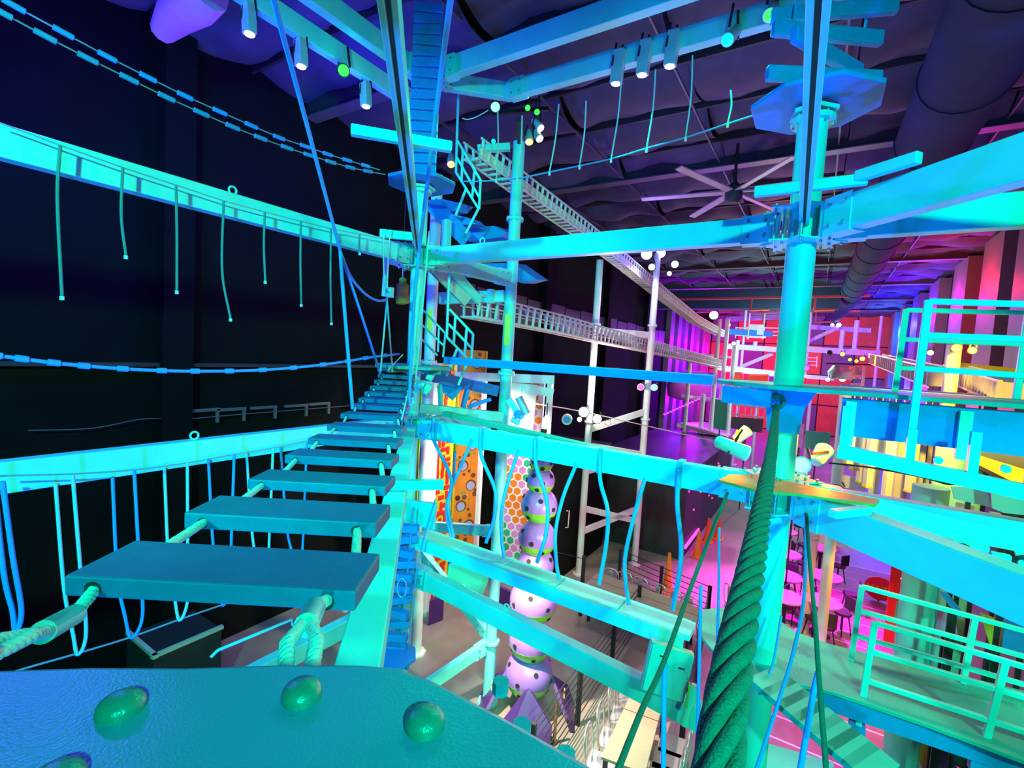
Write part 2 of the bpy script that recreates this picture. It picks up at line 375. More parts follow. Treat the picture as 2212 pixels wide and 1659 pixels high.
post(-5.70, 6.27, 0, 8.4, .095, 'white tower post with a yellow band behind the plank bridge', (1.95, 5.25), m='white', bands=((5.75, .4),))
post(-4.7, 11.07, 0, 7.85, .085, 'slim white post, left one of the far pair with cross braces', (3.9, 6.3), m='white')
post(-3.75, 12.55, 0, 8.25, .085, 'slim white post, right one of the far pair with bright lamps on top', (3.95, 6.4), m='white')

def beam(p, q, label, w_=.12, h=.20, m='steel', eyes=(), plates=True, name='steel_beam'):
    p = V(p); q = V(q); t = T(name, label, 'beam', (p+q)/2-UP*h/2)
    ob('body', MB().bar(p, q, w_, h), m, t, .008)
    d = (q-p).normalized(); s = d.cross(UP).normalized()
    if plates:
        for e, sg in ((p, 1), (q, -1)):
            pl = ob('end_plate', MB().obox(e+d*sg*.16, d*.11, s*(w_/2+.008), UP*(h/2+.012)), m, t)
            b = MB()
            for k in (-1, 1):
                for j in (-1, 1): b.cyl(e+d*(sg*.16+k*.06)-s*(w_/2+.022)+UP*j*h*.3, e+d*(sg*.16+k*.06)+s*(w_/2+.022)+UP*j*h*.3, .012, 8)
            ob('bolts', b, 'bolt', pl)
    for f in eyes:
        c = p+(q-p)*f+UP*(h/2+.035); b = MB(); pts = [c+(d*math.cos(g)+UP*math.sin(g))*.032 for g in [2*PI*k/14 for k in range(15)]]
        ob('eyelet', b.tube(pts, .009, 6), m, t)
    return t
ZU, ZL = 6.6, 4.5
beam((-4.33, -1.2, ZU), (-4.31, 4.30, ZU), 'bright turquoise upper beam running from the left edge to the slender post', eyes=(.62,))
beam((-4.45, -1.2, ZL), (-4.42, 4.30, ZL), 'bright turquoise lower beam at the left carrying long rope loops', .12, .21, eyes=(.58,))
beam((-4.16, 4.45, ZU), (-.36, 4.42, ZU), 'long turquoise beam crossing above the middle between the two main posts', eyes=(.22,))
beam((-4.16, 4.45, ZL), (-.36, 4.42, ZL), 'turquoise beam below it carrying curved hanging straps', .12, .22)
beam((-.06, 4.42, ZU), (4.3, 4.40, ZU), 'turquoise beam leaving the right post straight to the right edge', .12, .22)
beam((-.05, 4.27, ZU), (3.9, .15, ZU), 'wide turquoise beam slanting overhead from the right post to the right edge', .12, .24)
beam((-.06, 4.42, ZL), (4.3, 4.40, ZL), 'lower turquoise beam with hook plates going right below the deck', .12, .20)
beam((-.05, 4.27, ZL-.03), (3.9, .15, ZL-.03), 'broad turquoise beam slanting down towards the lower right corner', .15, .24)
beam((-4.34, 4.74, 8.98), (3.0, 4.74, 8.98), 'blue lit top beam running up to the right from the hanging ladder', .12, .24)
beam((-3.76, 5.42, 8.92), (3.0, 5.38, 8.92), 'second blue top beam carrying hanging stage lights', .12, .22)
beam((-4.45, 4.85, 8.95), (-3.76, 5.50, 8.95), 'short top beam linking the two long top beams', .12, .2, plates=False)
beam((-4.70, -1.0, 9.0), (-4.62, 4.7, 9.0), 'dim top beam at the upper left beside the near track', .12, .22)
beam((-5.25, -1.0, 8.98), (-5.2, 5.2, 8.98), 'outer top beam at the upper left carrying stage lights', .12, .22)
beam((-4.2, 4.6, ZU), (-3.95, 6.0, ZU-.02), 'short turquoise beam behind the long beam linking post to tower', .1, .2)
beam((-4.2, 4.6, ZL), (-3.95, 6.0, ZL), 'short lower beam linking the slender post to the tower', .1, .2)
# lower levels seen past the beams
beam((-4.16, 4.45, 2.62), (-.36, 4.42, 2.35), 'lowest long turquoise beam slanting below the hanging straps', .13, .22, eyes=(.38,))
beam((-5.7, 6.27, 2.35), (-3.95, 6.05, 2.75), 'pale green brace between the tower posts, upper one', .1, .16)
beam((-5.65, 6.27, 1.85), (-3.98, 6.05, 1.05), 'peach topped brace sloping down between the tower posts', .1, .16)
beam((-4.6, 4.7, .45), (-3.98, 6.05, .95), 'turquoise brace meeting the tower post near the floor', .1, .18)
beam((-4.45, -1.0, 2.2), (-4.4, 4.3, 2.2), 'turquoise beam far below at the left beside the gap in the bridge', .12, .2, eyes=(.5,))
tag(ob('hand_rail', MB().tube([UX(455, 1420, -4.3), UX(470, 1405, -4.3), UX(630, 1338, -4.3), UX(632, 1350, -4.3)], .014), 'steel'), 'thin blue lit rail above the lowest left beam', 'rail')
for a, b_, lab in ((3.35, 3.35, 'upper'), ):
    pass
for p, q, h, lab in (((-4.7, 11.07, 6.15), (-3.75, 12.55, 6.15), .16, 'white cross bar joining the far posts below the upper net bridge'),
                  ((-4.7, 11.07, 3.7), (-3.75, 12.55, 4.15), .16, 'white brace between the far posts just right of the glowing lamps'),
                  ((-4.7, 11.07, 3.3), (-3.75, 12.55, 3.0), .16, 'pinkish brace between the far posts sloping down to the right'),
                  ((-4.7, 11.07, 2.65), (-3.75, 12.55, 2.95), .16, 'pinkish brace between the far posts sloping up to the right'),
                  ((-4.7, 11.07, 1.7), (-3.75, 12.55, 1.2), .15, 'lower pinkish brace of the far posts falling to the right'),
                  ((-4.7, 11.07, 1.1), (-3.75, 12.55, 1.55), .15, 'lower pinkish brace of the far posts rising to the right')):
    beam(p, q, lab, .08, h, 'white', plates=False)

# slotted overhead tracks
def track(p, q, label, w_=.058):
    p = V(p); q = V(q); t = T('safety_track', label, 'track', (p+q)/2); d = (q-p).normalized(); s = d.cross(UP).normalized()
    ob('channel', MB().bar(p+UP*.05, q+UP*.05, w_*1.15, .07), 'steel', t, .006)
    for k in (-1, 1): ob('lip', MB().bar(p+s*k*w_*.37, q+s*k*w_*.37, w_*.42, .035), 'steel', t, .004)
    ob('slot', MB().bar(p+UP*.012, q+UP*.012, w_*.3, .006), 'black', t)  # black strip stands in for the shade inside the slot
    return t, d, s
def cross(p, d, label, half=.34, h=.05):
    tag(ob('cross_bar', MB().obox(p, d*half, V((-d.y, d.x, 0))*.03, UP*h), 'steel', bev=.008), label, 'bar')
diag = V((-.707, .707, 0)); dperp = V((.707, .707, 0))
t, d, s = track((-.35, .118, ZU), (-4.22, 4.36, ZU), 'slotted track running overhead above the plank bridge')
track((-.04, .3, ZU), (-.19, 4.30, ZU), 'slotted track running overhead to the right post')
track((-.42, .22, ZL-.02), (-4.22, 4.36, ZL-.02), 'slotted green lit track running underneath the plank bridge', .115)
cross(UZ(870, 300, ZU+.16), (UZ(972, 320, ZU+.16)-UZ(768, 285, ZU+.16)).normalized(), 'turquoise cross bar on the track above the plank bridge', .30, .03)
cross(UZ(860, 508, ZU+.14), dperp, 'short turquoise cross bar where the bridge track meets the slender post', .2, .045)
cross(UZ(1746, 402, ZU+.14), V((1, 0, 0)), 'turquoise cross bar on the track beside the right post', .33, .035)
cross(UZ(1915, 362, ZU+.16), V((.8, -.6, 0)), 'small turquoise cross bar on the slanting overhead beam', .18, .035)
cross(UZ(880, 1047, ZL+.12), dperp, 'green cross bar on the track under the plank bridge', .23, .03)

# node plates where beams meet the posts
def node(x, y, z, r, label):
    t = T('node_plate', label, 'bracket', (x, y, z-.14))
    for dz in (-.125, .125):
        b = MB(); poly = []
        for k in range(16):
            a = 2*PI*k/16; rr = r*(1.0 if k % 2 == 0 else .72); poly.append((x+rr*math.cos(a), y+rr*math.sin(a), z+dz-.006))
        ob('star_plate', b.prism(poly, (0, 0, .012)), 'steel', t)
    b = MB()
    for k in range(8):
        a = 2*PI*k/8
        for q in (.6, .86): b.cyl((x+r*q*math.cos(a), y+r*q*math.sin(a), z-.15), (x+r*q*math.cos(a), y+r*q*math.sin(a), z+.15), .011, 6)
    ob('node_bolts', b, 'bolt', t)
node(RX, RY, ZU, .30, 'star shaped bracket joining the beams at the right post')
node(LX, LY, ZU, .27, 'star shaped bracket joining the beams at the slender post')
node(RX, RY, ZL, .30, 'lower star shaped bracket on the right post below the deck')
node(LX, LY, ZL, .27, 'lower star shaped bracket at the slender post beside the climbing walls')
node(-4.4, 4.75, 8.97, .2, 'small bracket where the top beams meet beside the hanging ladder')
# hook plates under the lower right beam
for i in range(4):
    x = .95+.30*i; t = T('hook_plate', ORD[i]+' hook plate from the right post hanging under the lower right beam', 'bracket', (x, 4.33, ZL-.3), 'hook plates under the lower right beam')
    ob('plate', MB().prism([(x-.09, 4.33, ZL-.10), (x+.09, 4.33, ZL-.10), (x+.09, 4.33, ZL-.28), (x+.02, 4.33, ZL-.33), (x-.02, 4.33, ZL-.33)], (0, .03, 0)), 'steel', t)
    ob('hook', MB().tube([V((x-.05, 4.30, ZL-.16))+V((math.cos(g)*.05, 0, math.sin(g)*.05)) for g in [k*.45 for k in range(11)]], .014, 6), 'black', t)
    ob('tab', MB().box((x+.14, 4.31, ZL-.2), .09, .05, .16), 'steel', t)

# discs and platforms
def disc_platform(x, y, z, r, label, m='deck', n=8, ribs=True):
    t = T('disc_platform', label, 'platform', (x, y, z-.06)); a0 = PI/8
    ob('plate', MB().prism([(x+r*math.cos(a0+2*PI*k/n), y+r*math.sin(a0+2*PI*k/n), z-.02) for k in range(n)], (0, 0, .04)), m, t, .01)
    b = MB()
    for k in range(n):
        a = a0+2*PI*(k+.5)/n; b.bar((x+.1*math.cos(a), y+.1*math.sin(a), z-.045), (x+r*.88*math.cos(a), y+r*.88*math.sin(a), z-.045), .03, .05)
    if ribs: ob('ribs', b, m, t)
    ob('collar', MB().lathe((x, y, z-.06), [(.17, -.015), (.17, .015)], 6, smooth=False), 'steel', t)
    return t
disc_platform(RX, RY, 7.52, .46, 'blue lit octagonal disc on top of the right post', 'slat', ribs=False)
disc_platform(LX, LY, 7.50, .43, 'blue lit octagonal disc on top of the slender post', 'slat', ribs=False)
disc_platform(LX, LY, 5.25, .5, 'small round platform at the far end of the plank bridge')
# starting platform under the camera: rounded edge, domed bolts
edge = [(-1.2, -.5), (-.545, .098), (-.49, .145), (-.43, .19), (-.375, .237), (-.32, .279), (-.29, .297), (-.255, .303), (-.18, .305), (-.05, .302), (.6, .29), (.6, -1.4), (-1.2, -1.4)]
t = T('start_platform', 'teal coated platform edge with domed bolts in the lower left foreground', 'platform', (0, -.4, 5.16))
ob('plate', MB().prism([(x, y, 5.195) for x, y in edge], (0, 0, .025)), 'plat', t, .006)
ob('rim', MB().prism([(x*.985-.0, y*.96, 5.165) for x, y in edge], (0, 0, .03)), 'plat', t)
for px, py, r in ((262, 1528, .0155), (652, 1500, .0150), (918, 1562, .0150), (120, 1690, .015), (1150, 1730, .015)):
    c = UZ(px, py, 5.222); ob('domed_bolt', MB().lathe(c, [(r, -.002), (r, .0012)]+[(r*math.cos(g), .0012+r*.62*math.sin(g)) for g in (.25, .5, .75, 1.0, 1.25, 1.45, 1.56)], 24), 'dome', t)
for px, py in ((1082, 1470), (1128, 1562), (1222, 1625)):
    c = UZ(px, py, 5.19); ob('edge_nut', MB().lathe(c, [(.008, -.012), (.008, .0)], 8, smooth=False), 'plat', t)

# ================================================================ THE PLANK BRIDGE
#      left px, right px, y of the front top edge, y of the front bottom edge, depth
PL = [(140, 768, 1274, 1318, 1.00), (398, 812, 1128, 1163, 1.53), (535, 833, 1050, 1072, 2.13), (615, 846, 994, 1013, 2.72), (665, 858, 956, 970, 3.28), (706, 868, 926, 939, 3.80), (735, 873, 900, 910, 4.25),
      (757, 878, 880, 889, 4.62), (774, 882, 865, 873, 4.92), (787, 886, 851, 858, 5.16), (799, 889, 838, 845, 5.36), (808, 892, 825, 831, 5.52), (816, 894, 812, 818, 5.66)]
br = T('plank_bridge', 'hanging bridge of grey planks threaded on two ropes leading away from the viewer', 'bridge', U(450, 1300, 1.0))
PC = []
for i, (xl, xr, yt, yb, dp) in enumerate(PL):
    a = U(xl, yt, dp); b_ = U(xr, yt-(xr-xl)*.045, dp); c = (a+b_)/2; hw = (b_-a).length/2; hx = (b_-a).normalized(); hx.z = 0; hx.normalize()
    th = max(.045, (yb-yt)/F*dp); dep = .19; fw = V((-hx.y, hx.x, 0))
    cc = c+fw*dep/2-UP*th/2
    ob('plank', MB().obox(cc, hx*hw, fw*dep/2, UP*th/2), 'plank', br, .005)
    PC.append((cc, hx, fw, hw, th, dep))
for sgn in (-.80, .80):
    pts = []
    for i, (cc, hx, fw, hw, th, dep) in enumerate(PC):
        base = cc+hx*hw*sgn
        hole = MB().lathe(base-fw*(dep/2+.0015)-UP*.004, [(.017, 0), (.017, .002)], 16, -fw, False); ob('rope_hole', hole, 'holew', br)
        if i + 1 < len(PC):
            c2, h2, f2, w2, t2, d2 = PC[i+1]
            p = base+fw*dep/2; q = c2+h2*w2*sgn-f2*(d2/2)
            p = p-UP*.004; q = q-UP*.004
            m_ = MB()
            if i < 5: strands(m_, [p, q+f2*.01], .0125, .04, 3, 6)
            else: m_.tube([p, q], .011, 6)
            ob('rope', m_, 'rope', br)
    cc, hx, fw, hw, th, dep = PC[0]; p = cc+hx*hw*sgn-fw*dep/2-UP*.004
    if sgn < 0: f0, f1, e = U(160, 1328, .93), U(92, 1366, .82), U(-40, 1392, .70)
    else: f0, f1, e = U(680, 1312, .90), U(662, 1350, .80), U(640, 1440, .58)
    ob('rope', strands(MB(), [p+fw*.01, f0], .012, .04), 'rope', br)
    ob('ferrule', MB().tube([f0, f1], .0195, 18), 'ferrule', br, label='shiny metal ferrule')
    sd = (f1-f0).normalized().cross(UP).normalized()
    for k in (-1, 1): ob('rope_tail', strands(MB(), [f1+sd*k*.007, f1+(e-f1)*.5+sd*k*.02, e+sd*k*.012-UP*(.02 if sgn < 0 else .04)], .0105, .036), 'rope', br)
    if sgn < 0: ob('rope_tail', MB().tube([f1, U(20, 1402, .74), U(-60, 1420, .66)], .009, 10), 'bolt', br)

# hand ropes of the bridge
def line(name, pts, r, m, label, cat='rope', group=None, seg=7, smooth=True):
    return tag(ob(name, MB().tube(catmull(pts) if smooth and len(pts) > 2 else pts, r, seg), m), label, cat, group)
ring = U(735, 543, 4.25)
line('hand_rope', [U(578, -45, 2.0), U(655, 240, 2.9), ring], .014, 'bluerope', 'blue hand rope coming down from the top left to a ring')
line('hanging_rope', [ring, U(742, 640, 4.28), U(762, 884, 4.36)], .016, 'bluerope', 'blue rope dropping from the ring to the left end of a bridge plank')
line('hanging_rope', [ring, U(778, 672, 4.6), U(821, 806, 5.1)], .013, 'bluerope', 'blue rope slanting from the ring to a farther bridge plank')
line('hand_rope', [ring, U(758, 598, 4.5), U(788, 634, 4.8), U(815, 649, 5.1), U(836, 648, 5.35)], .013, 'bluerope', 'slack rope sagging from the ring towards the slender post')
line('hand_rope', [U(979, -45, 2.0), U(945, 220, 2.9), U(905, 545, 4.25)], .015, 'bluerope', 'blue hand rope right of the bridge track coming down from the top')
line('hanging_rope', [U(905, 545, 4.25), U(893, 680, 4.5), U(884, 870, 4.62)], .017, 'bluerope', 'thick blue rope continuing down to the right end of the planks')
line('hanging_rope', [U(927, 500, 4.6), U(915, 640, 4.7), U(897, 830, 5.2)], .009, 'rope', 'thin turquoise rope right of the thick blue rope above the planks')
vn = U(836, 648, 5.35)
line('hanging_rope', [U(843, 496, 5.3), U(838, 570, 5.33), vn], .008, 'rope', 'thin rope from the short cross bar down to the small box')
line('hanging_rope', [U(829, 500, 5.3), U(829, 580, 5.33), vn], .008, 'rope', 'thin rope left of the small box at the bridge end')
line('hanging_rope', [vn, U(822, 804, 5.5)], .010, 'rope', 'left leg of the inverted V rope at the bridge end')
line('hanging_rope', [vn, U(848, 804, 5.5)], .010, 'rope', 'right leg of the inverted V rope at the bridge end')
t = T('rope_clamp', 'small green lit clamp box on the ropes at the bridge end', 'clamp', U(842, 642, 5.3)); c = U(843, 632, 5.3)
ob('box', MB().box(c, .07, .05, .11), 'steel2', t, .005); ob('clip', MB().box(c+V((0, -.04, .02)), .03, .03, .03), 'bolt', t)
line('hanging_rope', [U(838, 800, 5.55), U(870, 766, 5.7)], .008, 'rope', 'short rope tying the bridge end to the platform')
# V ropes beyond the first pole on the right side of the bridge
line('hanging_rope', [U(908, 640, 5.0), U(893, 790, 5.2), U(868, 905, 4.2)], .008, 'rope', 'thin slanted rope reaching the right end of a near plank')

# ================================================================ LEFT SIDE: dangling ropes, bead cables, loops
cab = [(-20, 258), (130, 314), (265, 362), (380, 400), (483, 434), (572, 458), (650, 478), (715, 494), (777, 506), (845, 520)]
line('support_cable', [UX(x, y, -4.16) for x, y in cab], .005, 'cable', 'thin cable strung along the upper left beam', 'cable', smooth=False)
for i, (x0, y0, x1, y1, x2, y2) in enumerate([(130, 314, 124, 430, 134, 640), (265, 362, 262, 465, 272, 552), (380, 400, 382, 500, 382, 628), (483, 434, 480, 585, 498, 688), (572, 458, 570, 530, 573, 607), (650, 478, 649, 570, 651, 657), (715, 494, 714, 600, 716, 697), (777, 506, 776, 530, 777, 546)]):
    t = T('dangling_rope', ORD[i]+' dangling rope from the left under the upper left beam', 'rope', UX(x2, y2, -4.15), 'short ropes dangling under the upper left beam')
    ob('rope', MB().tube(catmull([UX(x0, y0, -4.15), UX(x1, y1, -4.15), UX(x2, y2, -4.15)]), .0095, 7), 'dimrope', t)
    e = UX(x2, y2, -4.15); ob('end_sleeve', MB().cyl(e, e-UP*.025, .013, 8), 'white', t)
for nm, row, dx in (('upper', [(-60, -40), (30, 12), (137, 70), (232, 122), (320, 167), (400, 207), (475, 241), (543, 271), (603, 297), (660, 316), (708, 333), (750, 346), (790, 358), (820, 367)], -4.72),
                ('lower', [(-70, -12), (0, 25), (98, 78), (190, 126), (279, 170), (360, 210), (435, 244), (503, 274), (563, 298), (620, 319), (668, 335), (715, 350), (757, 362), (795, 370), (832, 377)], -4.55)):
    P = [UX(x, y, dx) for x, y in row]; t = T('bead_cable', nm+' one of two cables threaded with blue blocks at the top left', 'cable', P[1], 'pair of block cables at the top left')
    ob('cable', MB().tube(P, .006, 6), 'cable', t)
    for i in range(1, len(P)-1):
        d = (P[i+1]-P[i-1]).normalized(); ob('block', MB().cyl(P[i]-d*.055, P[i]+d*.055, .021, 8), 'bluerope', t)
sg = [UX(x, y, -4.2) for x, y in ((-40, 765), (0, 769), (100, 782), (200, 792), (330, 800), (440, 802), (550, 800), (650, 793), (740, 782), (800, 772), (862, 765))]
t = T('hand_line', 'sagging blue hand line with ties across the dark wall at the left', 'rope', sg[5]); cp = catmull(sg, 6)
ob('rope', MB().tube(cp, .013, 7), 'bluerope', t)
for i in range(5, len(cp)-3, 4):
    d = (cp[i+1]-cp[i-1]).normalized(); ob('tie', MB().cyl(cp[i]-d*.03, cp[i]+d*.03, .022, 7), 'bluerope', t)
line('support_cable', [UX(x, y, -4.26) for x, y in ((0, 1028), (155, 1024), (290, 1015), (405, 1000), (505, 982), (590, 968), (700, 945))], .006, 'cable', 'thin cable along the bottom of the lower left beam', 'cable')
lc = [UX(x, y, -4.3) for x, y in ((-60, 1480), (60, 1442), (165, 1412), (283, 1376), (388, 1338), (452, 1316), (560, 1280))]
line('support_cable', lc, .007, 'cable', 'low cable to which the left rope loops are tied', 'cable')
loops = [((-12, 1050), (5, 1040), (34, 1366), 12), ((120, 1045), (157, 1026), (168, 1414), 18), ((243, 1030), (290, 1016), (284, 1377), 24), ((355, 1010), (405, 1000), (388, 1340), 18), ((450, 990), (506, 982), (482, 1308), 14), ((532, 975), (590, 968), (566, 1278), 12), ((606, 965), (663, 955), (640, 1250), 12)]
for i, (a, b_, c, wd) in enumerate(loops):
    A = UX(a[0], a[1], -4.36); B = UX(b_[0], b_[1], -4.24); C = UX(c[0], c[1], -4.3)
    pts = catmull([A, UX(a[0]+(c[0]-wd-a[0])*.6, a[1]+(c[1]-a[1])*.6, -4.34), UX(c[0]-wd*.6, c[1]-48, -4.31), C, UX(c[0]+wd, c[1]-48, -4.29), UX(b_[0]+(c[0]+wd-b_[0])*.55, b_[1]+(c[1]-b_[1])*.5, -4.26), B], 8)
    tag(ob('rope_loop', MB().tube(pts, .012 if i else .015, 7), 'bluerope' if i % 2 == 0 else 'rope'), ORD[i]+' long rope loop from the left hanging off the lower left beam', 'rope', 'rope loops under the lower left beam')
# ledge with strip things on the black wall, and dark bins on the floor below
for i, (x, y) in enumerate(((440, 886), (500, 884), (570, 880), (640, 876), (690, 872))):
    p = UX(x, y, XL+.12); tag(ob('wall_clip', MB().box(p, .05, .5, .05).box(p+V((.03, .2, -.12)), .04, .05, .2), 'rod'), ORD[i]+' small pale clip from the left on the black wall ledge', 'clip', 'pale clips on the black wall')
line('wall_cable', [UX(x, y, XL+.2) for x, y in ((60, 930), (200, 925), (310, 905), (400, 905), (520, 895), (760, 876))], .009, 'rod', 'loose pale cable along the black wall behind the bridge', 'cable')
p = UZ(385, 1370, 1.0); t = T('open_bin', 'dark open topped box with a pale rim far below at the left', 'box', (p.x, p.y, 0))
ob('body', MB().box((p.x-.1, p.y, .5), .9, .9, 1.0), 'dark', t); ob('rim', MB().box((p.x-.1, p.y-.43, 1.02), .95, .06, .05).box((p.x+.33, p.y, 1.02), .06, .95, .05), 'cream', t)
p = UZ(745, 1320, 1.2); t = T('hanging_bottle', 'small white bottle shape standing far below left of the bridge track', 'bottle', p); ob('body', MB().lathe(p, [(.05, 0), (.055, .12), (.05, .26), (.02, .32)], 12), 'white', t); ob('band', MB().lathe(p, [(.057, .1), (.057, .16)], 12), 'bluep', t)
# ================================================================ MIDDLE: straps, catwalk, decks, railings
def UV(px, py, P, Q):            # pixel ray met with the upright plane through P and Q
    P = V(P); Q = V(Q); n = (Q-P).cross(UP); r = ray(px, py); return CAM+r*((P-CAM).dot(n)/r.dot(n))
SA = [[(937, 903), (937, 950), (974, 1032), (968, 1095), (980, 1160)], [(1038, 925), (1040, 985), (1070, 1060), (1067, 1120), (1050, 1172)], [(1155, 950), (1158, 1005), (1181, 1080), (1180, 1150), (1160, 1215)],
      [(1295, 980), (1297, 1040), (1313, 1105), (1309, 1180), (1294, 1262)], [(1466, 1012), (1463, 1090), (1471, 1170), (1468, 1235), (1453, 1318)]]
SB = [[(1020, 950), (992, 1015), (970, 1070), (965, 1110), (975, 1160)], [(1121, 972), (1101, 1030), (1084, 1100), (1084, 1165), (1090, 1205)], [(1246, 1000), (1216, 1075), (1200, 1150), (1202, 1215), (1208, 1252)], [(1394, 1032), (1371, 1110), (1351, 1200), (1352, 1258), (1359, 1306)]]
for i, s_ in enumerate(SA):
    t = T('curved_strap', ORD[i]+' strap from the left wrapped over the beam and bowing right', 'strap', UY(*s_[-1], 4.33), 'straps wrapped over the lower middle beam')
    P = [UY(x, y, 4.345-.01*(k > 0)) for k, (x, y) in enumerate(s_)]
    ob('webbing', MB().tube(catmull(P, 7), .021, 8), 'strap', t)
    ob('wrap', MB().box((P[0].x, 4.435, ZL), .055, .15, .245), 'strap', t)
for i, s_ in enumerate(SB):
    tag(ob('curved_strap', MB().tube(catmull([UY(x, y, 4.38) for x, y in s_], 7), .02, 8), 'strap'), ORD[i]+' strap from the left hanging from the beam underside and bowing left', 'strap', 'straps under the lower middle beam')
t = T('catwalk', 'narrow turquoise catwalk below the curved straps', 'catwalk', (-2.3, 4.42, 3.05))
for i in range(5):
    x0 = -4.05+.66*i; ob('board', MB().box((x0+.33, 4.42, 3.16-.012*i), .655, .26, .055), 'steel', t, .006)
ob('side_channel', MB().bar((-4.05, 4.28, 3.115), (-.8, 4.28, 3.06), .03, .14), 'steel', t); ob('side_channel', MB().bar((-4.05, 4.56, 3.115), (-.8, 4.56, 3.06), .03, .14), 'steel', t)
tag(ob('end_panel', MB().prism([UY(875, 1080, 4.3), UY(940, 1088, 4.3), UY(935, 1145, 4.3), UY(880, 1128, 4.3)], (0, .04, 0)), 'steel'), 'turquoise plate where the catwalk meets the slender post', 'panel')
# foot beam between the platforms and the thin plank over the lower beam
beam((-3.75, 4.45, 5.36), (-.75, 4.42, 5.36), 'deep blue foot beam joining the two platforms at eye level', .16, .085, 'slat', plates=False)
beam(UY(960, 893, 4.62), UY(1542, 1028, 4.62), 'thin green plank lying just above the strapped beam', .10, .06, 'deck', plates=False)
p = UY(1548, 1030, 4.6); tag(ob('corner_clamp', MB().prism([p+V((-.03, 0, .06)), p+V((.0, 0, .1)), p+V((.09, 0, .03)), p+V((.08, 0, -.07)), p+V((-.02, 0, -.05))], (0, .05, 0)), 'orange'), 'orange clamp at the right end of the thin green plank', 'clamp')
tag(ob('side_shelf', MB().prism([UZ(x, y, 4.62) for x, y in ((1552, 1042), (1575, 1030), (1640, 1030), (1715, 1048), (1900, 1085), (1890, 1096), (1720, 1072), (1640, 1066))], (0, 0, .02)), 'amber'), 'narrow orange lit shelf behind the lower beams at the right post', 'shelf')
cross(UZ(1836, 1106, ZL+.13), (UZ(1900, 1098, ZL+.13)-UZ(1772, 1113, ZL+.13)).normalized(), 'perforated turquoise cross bar on the slanting lower beam', .17, .025)
# upper right deck
dk = T('right_deck', 'teal deck around the right post with a deep blue web below', 'deck', (1.5, 4.3, 5.05))
poly = [(-.72, 4.35), (-.55, 4.05), (-.30, 3.92), (4.3, 3.95), (4.3, 4.95), (-.3, 4.95), (-.55, 4.8), (-.72, 4.55)]
ob('deck_plate', MB().prism([(x, y, 5.34) for x, y in poly], (0, 0, .03)), 'deck', dk, .004)
ob('web', MB().bar((.15, 4.02, 5.19), (4.3, 4.02, 5.19), .03, .26), 'slat', dk)  # shade under the deck and blue uplight put into the web's colour
ob('web', MB().bar((-.62, 4.05, 5.27), (-.28, 3.98, 5.27), .03, .13), 'slat', dk)
ob('gusset', MB().prism([(-.40, 4.26, 5.33), (-.0, 4.26, 5.33), (-.07, 4.26, 5.2), (-.09, 4.26, 5.0), (-.31, 4.26, 5.0), (-.33, 4.26, 5.2)], (0, .04, 0)), 'slat', dk)
for x in (.2, .78, 1.36): ob('web_cleat', MB().box((x, 3.985, 5.15), .06, .05, .3), 'steel', dk)
ch = T('deck_channel', 'turquoise box channel frame hung under the right deck', 'bracket', (.8, 3.75, 4.8)); y0 = 3.72
for p, q in (((.17, y0, 5.28), (.17, y0, 4.98)), ((.50, y0, 5.18), (.50, y0, 4.95)), ((.78, y0, 5.2), (.78, y0, 4.9)), ((1.02, y0, 5.1), (1.02, y0, 4.88))): ob('upright', MB().bar(p, q, .045, .05, V((0, 1, 0))), 'steel', ch)
ob('lower_rail', MB().bar((.14, y0, 4.99), (1.9, y0, 4.80), .07, .085), 'steel', ch, .005)
for x in (.62, .9): ob('bolt_plate', MB().lathe((x, y0-.06, 5.02), [(.022, 0), (.022, .02)], 12, V((0, -1, 0))), 'steel', ch)
def rail(name, label, posts, rails, r=.02, m='steel', box=True):
    t = T(name, label, 'railing', posts[0][0])
    for p, q in posts: ob('rail_post', MB().bar(p, q, r*2, r*2, V((0, 1, 0))), m, t, .004)
    for p, q in rails: ob('rail_bar', MB().bar(p, q, r*1.7, r*1.7), m, t, .004)
    return t
Y0 = 3.90
rail('guard_rail', 'nearer turquoise guard rail of the right deck', [(UY(1968, 942, Y0-.1), UY(2006, 648, Y0-.1)), (V((1.32, Y0-.1, 5.1)), V((1.34, Y0-.1, 6.0)))],
     [(UY(2006, 651, Y0-.1), UY(2300, 660, Y0-.1)), (UY(2000, 724, Y0-.1), UY(2300, 736, Y0-.1)), (UY(1990, 796, Y0-.1), UY(2300, 818, Y0-.1))])
rail('guard_rail', 'farther turquoise guard rail of the right deck', [(UY(1933, 848, 4.85), UY(1958, 668, 4.85)), (UY(2195, 862, 4.85), UY(2222, 675, 4.85))],
     [(UY(1958, 670, 4.85), UY(2300, 678, 4.85)), (UY(1953, 733, 4.85), UY(2300, 748, 4.85)), (UY(1946, 795, 4.85), UY(2300, 815, 4.85))])
